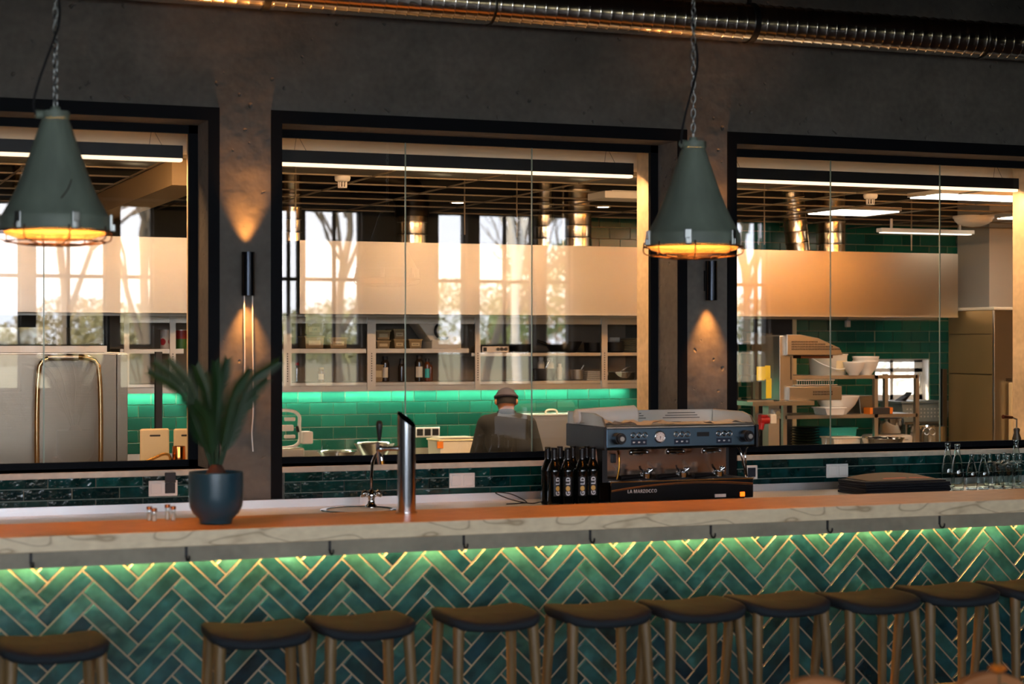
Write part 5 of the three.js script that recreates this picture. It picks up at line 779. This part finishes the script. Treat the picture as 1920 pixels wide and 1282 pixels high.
  const wb = thing('white_crate', 'white plastic crate under the steel pot', 'crate', [9.0232, by, -13.86]); part('crate', rb(0.36, 0.17, 0.3, 0.03, 0, 0.086, 0, 3), M.white, wb); part('slots', [0, 1, 2].map((i) => rb(0.2, 0.008, 0.004, 0.001, 0.02, 0.06 + i * 0.035, 0.151)), M.grey, wb);
  const po = thing('stock_pot', 'tall steel stock pot at the right end of the rack', 'pot', [9.3651, by, -13.75]); part('pot', lathe([[0.001, 0], [0.15, 0], [0.155, 0.01], [0.155, 0.24], [0.162, 0.243], [0.15, 0.243], [0.148, 0.01], [0.001, 0.008]], 40), M.chrome, po); part('loop_handle', [new THREE.TorusGeometry(0.03, 0.006, 8, 20).translate(-0.1, 0.2, 0.13), new THREE.TorusGeometry(0.03, 0.006, 8, 20).translate(-0.05, 0.2, 0.15)], M.chrome, po);
  const pt = thing('stand_table', 'steel table carrying the stock pot near the oven', 'table', [9.3651, 0, -13.75]); part('tabletop', rb(0.36, 0.03, 0.5, 0.004, 0.02, 0.893, 0), M.satin, pt); for (const [a, b] of [[-1, 1], [1, 1], [-1, -1], [1, -1]]) part('leg', cyl(0.018, 0.018, 0.88, 0.02 + a * 0.16, 0.44, b * 0.2), M.satin, pt);
  const plates = ['lowest black plate of the pile beside the pedestal post', 'second black plate of the pile beside the post', 'third black plate of the pile beside the post', 'fourth black plate of the pile beside the post', 'topmost black plate of the pile beside the post']; for (let i = 0; i < 5; i++) solo('black_plate', plates[i], 'plate', lathe([[0.001, 0.003], [0.07, 0], [0.115, 0.014], [0.113, 0.018], [0.07, 0.006], [0.001, 0.007]], 36), castIron, [7.8365, by + 0.012 + i * 0.022, -13.42], 0, 'black plates beside the pedestal');
  const ord = ['lowest', 'second lowest', 'third lowest', 'fourth lowest', 'fifth lowest', 'middle', 'fifth highest', 'fourth highest', 'third highest', 'second highest', 'topmost']; for (let i = 0; i < 11; i++) solo('black_plate', ord[i] + ' black plate of the tall dark pile on the rack', 'plate', lathe([[0.001, 0.003], [0.08, 0], [0.125, 0.014], [0.123, 0.018], [0.08, 0.006], [0.001, 0.007]], 36), castIron, [8.2384, by + 0.001 + i * 0.023, -13.92], 0, 'tall pile of black plates on the rack');
  const pt2 = thing('plate_board', 'steel board under the pile of black plates', 'board', [7.8365, by - 0.0, -13.42]); part('board', rb(0.3, 0.012, 0.28, 0.004, 0, 0.006, 0), M.satin, pt2); part('leg', cyl(0.03, 0.03, by, 0, -by / 2, 0), M.satin, pt2);
  // basket on the window ledge
  const q = thing('laundry_basket', 'grey plastic basket with cut-out pattern before the window', 'basket', [9.7404, 0.92 + 0.24, -14.5]), bw = 0.26, pos = [];
  part('basket', prism([[-bw + 0.03, 0], [bw - 0.03, 0], [bw, 0.17], [-bw, 0.17]], 0.36, 0.006).translate(0, 0, -0.18), M.basket = std(0x8d9a98, 0.5), q); part('rim', rb(2 * bw + 0.04, 0.02, 0.4, 0.008, 0, 0.18, 0), M.basket, q);
  part('cut_outs', [...Array(36)].map((_, i) => new THREE.CircleGeometry(0.011, 3).rotateZ(i * 1.3).translate(-0.2 + (i % 12) * 0.037, 0.05 + Math.floor(i / 12) * 0.034, 0.1815)), M.white, q); const cl = thing('crumpled_paper', 'crumpled papers lying in the grey basket', 'paper', [9.5961, 0.92 + 0.24 + 0.19, -14.48]); part('sheets', [rb(0.12, 0.004, 0.1, 0.001).rotateZ(0.5).translate(0, 0.03, 0), rb(0.12, 0.004, 0.1, 0.001).rotateZ(0.8).translate(0.02, 0.035, 0.02)], M.darkgrey, cl);
  const bs = thing('basket_stand', 'steel riser under the grey basket', 'stand', [9.7404, 0.92, -14.5]); part('top', rb(0.46, 0.02, 0.34, 0.004, 0, 0.23, 0), M.satin, bs); for (const a of [-1, 1]) part('side', rb(0.02, 0.22, 0.34, 0.004, a * 0.2, 0.11, 0), M.satin, bs);
  // combi oven
  const xo = 9.7351, ov = thing('combi_oven', 'tall steel oven cabinet at the right picture edge', 'oven', [xo, 0, -13.3]), yo = 2.1658;
  part('cabinet', metres(bb(0, 0.8, 0.15, yo, -0.02, -0.66)), M.ovenSteel = std(0xb9a274, 0.45, 0.75, { bumpMap: T.brushed, bumpScale: 0.0005 }), ov); part('front', metres(rb(0.8, yo - 0.16, 0.03, 0.006, 0.4, (yo + 0.16) / 2, -0.005)), M.steel, ov); part('lid', rb(0.84, 0.025, 0.72, 0.006, 0.4, yo + 0.012, -0.33), M.offwhite, ov); part('panel_seam', [bb(-0.002, 0.8, yo - 0.21, yo - 0.205, -0.02, -0.64), bb(-0.002, 0.8, yo - 0.56, yo - 0.553, -0.02, -0.64)], M.darksteel, ov); part('vent', [bb(0.12, 0.18, yo - 0.6, yo - 0.592, 0.012, 0.008), bb(0.12, 0.18, yo - 0.615, yo - 0.607, 0.012, 0.008), bb(0.2, 0.26, yo - 0.6, yo - 0.592, 0.012, 0.008)], M.black, ov); part('door_handle', [rb(0.05, 0.75, 0.05, 0.01, 0.15, yo - 1.0, 0.06), rb(0.2, 0.05, 0.04, 0.01, 0.24, yo - 0.68, 0.05)], M.cream, ov); for (const [a, b] of [[0.06, -0.08], [0.74, -0.08], [0.06, -0.6], [0.74, -0.6]]) part('foot', cyl(0.025, 0.03, 0.15, a, 0.075, b), M.darksteel, ov);
  const sp2 = thing('steel_post', 'slim dark steel post left of the oven', 'post', [9.6729, 0, -13.95]); part('post', rb(0.05, 1.65, 0.05, 0.004, 0, 0.825, 0), M.darksteel, sp2); part('foot', cyl(0.035, 0.035, 0.012, 0, 0.006, 0), M.rubber, sp2);
  const hg = thing('hand_grinder', 'hand coffee grinder with dark wooden handle at right edge', 'grinder', [7.5898, SILL, -10.12]); part('body', lathe([[0.001, 0], [0.028, 0], [0.03, 0.04], [0.018, 0.075], [0.022, 0.1], [0.012, 0.11], [0.001, 0.11]], 24), M.darksteel, hg); part('crank', [rod([0, 0.105, 0], [0, 0.17, 0], 0.006), rod([0, 0.165, 0], [-0.04, 0.18, 0.0], 0.006)], M.chrome, hg); part('wooden_handle', rod([-0.035, 0.178, 0], [-0.115, 0.184, 0.01], 0.009, 0.014, 14), std(0x4a1f12, 0.35), hg);
  // splash screen, notes and wall case left of the grill
  const sc = thing('splash_screen', 'clear splash screen with yellow notes left of the grill', 'screen', [0, 0, -13.05]), sa = 7.187, sb = 7.4296; part('sheet', new THREE.PlaneGeometry(sb - sa, 0.55).translate((sa + sb) / 2, yT + 0.275, 0), M.clear, sc); part('clip', bb(sa, sb, yT, yT + 0.012, 0.006, -0.006), M.satin, sc);
  [[7.3121, 1.6381, 0.075, 'upper left yellow note on the splash screen'], [7.3752, 1.6462, 0.05, 'upper right yellow note on the splash screen'], [7.385, 1.5178, 0.05, 'lower long yellow note on the splash screen']].forEach(([x, y, w_, l], i) => solo('sticky_note', l, 'note', [rb(w_, i === 2 ? 0.16 : 0.11, 0.002, 0.0005)], M.yellow, [x, y, -13.046], 0, 'yellow notes on the splash screen'));
  const lp = thing('ledge_frame', 'pale lit door frame beside the dark wall case', 'frame', [8.4732, 0, -14.5]); part('post', bb(-0.02, 0.02, 0, 2.1, 0, -0.04), M.cream, lp); part('dark_panel', bb(-0.42, -0.02, 0.9, 2.1, -0.01, -0.04), M.darkgrey, lp);
  const tl = thing('wall_lamp_box', 'small grey sensor box under the hood edge', 'sensor', [8.7123, 2.0, -14.0]); part('box', rb(0.04, 0.06, 0.04, 0.006, 0, 0.05, 0), M.grey, tl); part('stem', rod([0, 0.07, 0], [0, 0.13, 0], 0.008), M.grey, tl);
}
// ---------------------------------------------------------------- the cook
function field(res, c, half, fn) {
  const mc = new MarchingCubes(res, M.skin, false, false, 120000); mc.isolation = 0; const n = mc.size, h = mc.halfsize;
  for (let k = 0; k < n; k++) for (let j = 0; j < n; j++) for (let i = 0; i < n; i++) mc.field[i + j * n + k * n * n] = -fn(c[0] + (i - h) / h * half, c[1] + (j - h) / h * half, c[2] + (k - h) / h * half);
  mc.update(); const g = new THREE.BufferGeometry(), N = mc.count; g.setAttribute('position', new THREE.BufferAttribute(mc.positionArray.slice(0, N * 3), 3)); g.setAttribute('normal', new THREE.BufferAttribute(mc.normalArray.slice(0, N * 3), 3));
  return g.scale(half, half, half).translate(...c);
}
{
  const cap = (x, y, z, a, b, ra, rb_) => { const bx0 = b[0] - a[0], by = b[1] - a[1], bz = b[2] - a[2], px = x - a[0], py = y - a[1], pz = z - a[2], t = Math.max(0, Math.min(1, (px * bx0 + py * by + pz * bz) / (bx0 * bx0 + by * by + bz * bz))); return Math.hypot(px - bx0 * t, py - by * t, pz - bz * t) - (ra + (rb_ - ra) * t); };
  const smin = (a, b, k) => { const h = Math.max(0, k - Math.abs(a - b)) / k; return Math.min(a, b) - h * h * k * 0.25; };
  const J = { hipL: [-0.09, 0.84, 0], hipR: [0.09, 0.84, 0], kneeL: [-0.1, 0.45, -0.02], kneeR: [0.1, 0.45, -0.02], ankL: [-0.11, 0.07, 0.02], ankR: [0.11, 0.07, 0.02], toeL: [-0.12, 0.035, -0.13], toeR: [0.12, 0.035, -0.13], shL: [-0.165, 1.235, -0.05], shR: [0.165, 1.235, -0.05], elL: [-0.235, 1.0, -0.02], elR: [0.235, 1.0, -0.02], wrL: [-0.13, 0.99, -0.25], wrR: [0.13, 0.99, -0.25] };
  const torso = (x, y, z) => { let d = cap(x * 0.78, y, z * 1.15, [0, 0.86, 0], [0, 1.05, -0.01], 0.12, 0.125); d = smin(d, cap(x * 0.72, y, z * 1.1, [0, 1.05, -0.01], [0, 1.2, -0.04], 0.125, 0.12), 0.1); return smin(d, cap(x, y, z, J.shL, J.shR, 0.062, 0.062), 0.09); };
  const arms = (x, y, z) => Math.min(cap(x, y, z, J.shL, J.elL, 0.055, 0.043), cap(x, y, z, J.shR, J.elR, 0.055, 0.043), cap(x, y, z, J.elL, J.wrL, 0.042, 0.028), cap(x, y, z, J.elR, J.wrR, 0.042, 0.028));
  const legs = (x, y, z) => Math.min(cap(x, y, z, J.hipL, J.kneeL, 0.085, 0.058), cap(x, y, z, J.hipR, J.kneeR, 0.085, 0.058), cap(x, y, z, J.kneeL, J.ankL, 0.055, 0.038), cap(x, y, z, J.kneeR, J.ankR, 0.055, 0.038), cap(x, y, z, J.ankL, J.toeL, 0.038, 0.03), cap(x, y, z, J.ankR, J.toeR, 0.038, 0.03));
  const neck = (x, y, z) => cap(x, y, z, [0, 1.22, -0.05], [0, 1.36, -0.09], 0.058, 0.052);
  const hc = [0, 1.425, -0.115];
  const head = (x, y, z) => { const a = Math.hypot((x - hc[0]) / 0.074, (y - hc[1]) / 0.1, (z - hc[2]) / 0.092) - 1; let d = a * 0.08; d = smin(d, cap(x, y, z, [0, 1.37, -0.15], [0, 1.36, -0.17], 0.045, 0.035), 0.04); d = smin(d, cap(x, y, z, [0, 1.43, -0.205], [0, 1.405, -0.222], 0.012, 0.014), 0.02); for (const s of [-1, 1]) d = smin(d, Math.hypot((x - s * 0.079) / 0.6, y - 1.415, z + 0.105) - 0.026, 0.012); return d; };
  const hand = (s) => (x, y, z) => { const w = s > 0 ? J.wrR : J.wrL; let d = cap(x, y, z, w, [w[0] - s * 0.02, w[1] - 0.015, w[2] - 0.07], 0.026, 0.03); for (let i = 0; i < 4; i++) { const o = (i - 1.5) * 0.018, b = [w[0] - s * 0.02 + o, w[1] - 0.012, w[2] - 0.085], m = [b[0] - s * 0.004, b[1] - 0.012, b[2] - 0.034 + Math.abs(i - 1.4) * 0.004], e = [m[0], m[1] - 0.024, m[2] - 0.014]; d = smin(d, Math.min(cap(x, y, z, b, m, 0.009, 0.0085), cap(x, y, z, m, e, 0.0085, 0.0075)), 0.008); } const tb = [w[0] - s * 0.035, w[1] - 0.01, w[2] - 0.035]; return smin(d, Math.min(cap(x, y, z, tb, [tb[0] - s * 0.028, tb[1] - 0.015, tb[2] - 0.025], 0.011, 0.01), cap(x, y, z, [tb[0] - s * 0.028, tb[1] - 0.015, tb[2] - 0.025], [tb[0] - s * 0.022, tb[1] - 0.03, tb[2] - 0.045], 0.01, 0.008)), 0.01); };
  const p = thing('person', 'cook in dark shirt and grey cap seen from behind, bending over work', 'person', [5.3562, 0, -13.62], -0.3);
  const core = (x, y, z) => smin(smin(Math.min(torso(x, y, z) + 0.02, arms(x, y, z) + 0.006), legs(x, y, z) + 0.01, 0.06), neck(x, y, z), 0.04);
  part('body', [field(90, [0, 0.72, -0.05], 0.76, core), field(72, [0, 1.4, -0.12], 0.16, (x, y, z) => smin(head(x, y, z), neck(x, y, z), 0.03)), field(56, [J.wrL[0], J.wrL[1] - 0.02, J.wrL[2] - 0.06], 0.11, hand(-1)), field(56, [J.wrR[0], J.wrR[1] - 0.02, J.wrR[2] - 0.06], 0.11, hand(1))], M.skin, p);
  const fold = (x, y, z) => 0.006 * fbm(x * 9, y * 6, z * 9, 2);
  part('shirt', field(96, [0, 1.08, -0.08], 0.34, (x, y, z) => Math.max(smin(Math.min(torso(x, y, z), arms(x, y, z) - 0.012), 9, 0.05) - 0.006 + fold(x, y, z), 0.8 - y, y - 1.335 + (z + 0.05) * 0.3)), M.shirt, p);
  part('collar', new THREE.TorusGeometry(0.064, 0.016, 10, 32).scale(1, 1, 1.6).rotateX(Math.PI / 2 - 0.35).translate(0, 1.318, -0.07), M.shirt, p);
  part('trousers', field(80, [0, 0.46, -0.02], 0.46, (x, y, z) => Math.max(Math.min(smin(legs(x, y, z), cap(x * 0.8, y, z, [0, 0.82, 0], [0, 0.9, 0], 0.115, 0.115), 0.06)) - 0.012, 0.06 - y, y - 0.88)), M.trousers, p);
  part('hair', new THREE.SphereGeometry(1, 32, 20, 0, 6.3, 0, 1.95).scale(0.081, 0.106, 0.098).rotateX(-0.25).translate(0, 1.424, -0.108), M.hair, p);
  const c = part('cap', new THREE.SphereGeometry(1, 36, 16, 0, 6.3, 0, 1.4).scale(0.09, 0.092, 0.105).rotateX(-0.22).translate(0, 1.436, -0.112), M.cap, p, 'grey violet cap'); part('band', new THREE.TorusGeometry(0.0885, 0.009, 8, 40).scale(1, 1.16, 1.4).rotateX(Math.PI / 2 - 0.22).translate(0, 1.452, -0.115), std(0x37303a, 0.9), c); part('visor', prism([[-0.07, 0], [0.07, 0], [0.05, 0.06], [-0.05, 0.06]], 0.006, 0.001).rotateX(-Math.PI / 2 - 0.2).translate(0, 1.43, -0.2), std(0x37303a, 0.9), c);
}
// ---------------------------------------------------------------- outdoors behind the viewer (seen in the window reflections)
function tree(x, z, h, r, label, mat, depth, spread, lean = 0) {
  const t = thing('bare_tree', label, 'tree', [x, -0.3, z]), gs = [], twigs = [];
  (function grow(p, d, len, rad, lv) {
    const e = p.clone().add(d.clone().multiplyScalar(len)), m = p.clone().lerp(e, 0.5).add(V(rnd(-1, 1), rnd(-1, 1), rnd(-1, 1)).multiplyScalar(len * 0.06));
    (lv > 1 ? gs : twigs).push(rod(p.toArray(), m.toArray(), rad, rad * 0.85, lv > 1 ? 8 : 4), rod(m.toArray(), e.toArray(), rad * 0.85, rad * 0.7, lv > 1 ? 8 : 4));
    if (!lv) return;
    const n = lv > 2 ? 3 : 3;
    for (let i = 0; i < n; i++) grow(p.clone().lerp(e, 0.55 + 0.45 * rnd(1)), d.clone().add(V(rnd(-1, 1), rnd(-0.3, 0.7), rnd(-1, 1)).multiplyScalar(spread)).normalize(), len * rnd(0.55, 0.8), rad * rnd(0.4, 0.62), lv - 1);
    grow(e, d.clone().add(V(rnd(-1, 1), 0.2, rnd(-1, 1)).multiplyScalar(0.25)).normalize(), len * 0.72, rad * 0.7, lv - 1);
  })(V(0, 0, 0), V(lean, 1, 0).normalize(), h * 0.36, r, depth);
  part('trunk', gs, mat, t); part('twigs', twigs, M.twig = M.twig || std(0x857a66, 0.9), t);
}
M.bark = std(0x7d7263, 0.95); M.birch = std(0xffffff, 0.8, 0, { map: T.bark });
tree(8.06, 24, 10, 0.15, 'bare tree reflected in the left window', M.bark, 4, 0.75, 0);
tree(14.68, 30, 11, 0.16, 'tall bare tree reflected at the left of the middle window', M.bark, 4, 0.8, 0);
tree(16.07, 20, 12, 0.13, 'white birch reflected in the middle window', M.birch, 4, 0.5, -0.03);
tree(19.97, 33, 9, 0.16, 'leaning bare tree behind the birch', M.bark, 4, 0.8, 0.25);
tree(8.17, 38, 11, 0.17, 'distant bare tree reflected left of the first one', M.bark, 4, 0.8, 0);
tree(25.37, 26, 10, 0.15, 'bare tree at the right end of the garden', M.bark, 4, 0.8, 0);
function shrub(x, z, r, h, label, color) {
  const s = thing('shrub', label, 'shrub', [x, -0.3, z]), pos = [];
  for (let i = 0; i < 2600; i++) { const a = rnd(6.283), b = Math.acos(rnd(-0.2, 1)), q = r * Math.cbrt(rnd(0.2, 1)), c = V(Math.sin(b) * Math.cos(a) * q, (Math.cos(b) * q / r * 0.5 + 0.5) * h, Math.sin(b) * Math.sin(a) * q), u = V(rnd(-1, 1), rnd(-1, 1), rnd(-1, 1)).multiplyScalar(0.16), v = V(rnd(-1, 1), rnd(-1, 1), rnd(-1, 1)).multiplyScalar(0.11); pos.push(...c.clone().sub(u).toArray(), ...c.clone().add(u).toArray(), ...c.clone().add(v).toArray()); }
  const g = new THREE.BufferGeometry(); g.setAttribute('position', new THREE.Float32BufferAttribute(pos, 3)); g.computeVertexNormals(); part('foliage', g, std(color, 0.9), s); part('stems', [0, 1, 2].map((i) => rod([0, 0, 0], [Math.cos(i * 2.1) * r * 0.4, h * 0.7, Math.sin(i * 2.1) * r * 0.4], 0.03, 0.01)), M.bark, s);
}
[[5.1, 47, 3, 3.4, 0xa09a78, 'pale shrub at the left end of the garden'], [10.74, 52, 3, 4, 0xa8986a, 'ochre shrub reflected in the left window'], [11.72, 44, 3, 3.6, 0x9a956c, 'pale olive shrub reflected beside the palm'], [18.40, 50, 3, 3.4, 0x8d8f6a, 'olive shrub reflected at the left jamb of the middle window'], [19.19, 44, 3, 3.8, 0x989a6e, 'grey green shrub reflected left of the hood joint'], [25.22, 50, 3, 4.8, 0x8a945f, 'green shrub left of the tallest one'], [24.28, 37, 2.4, 5.6, 0x7f9a62, 'tallest evergreen shrub behind the birch'], [31.9, 56, 3, 4.2, 0xb08a58, 'orange brown shrub right of the birch'], [35.28, 44, 3, 4, 0x8d8f6a, 'olive shrub at the right end of the garden']].forEach(([x, z, r, h, c, l]) => shrub(x, z, r, h, l, c));
renderer.render(scene, camera);
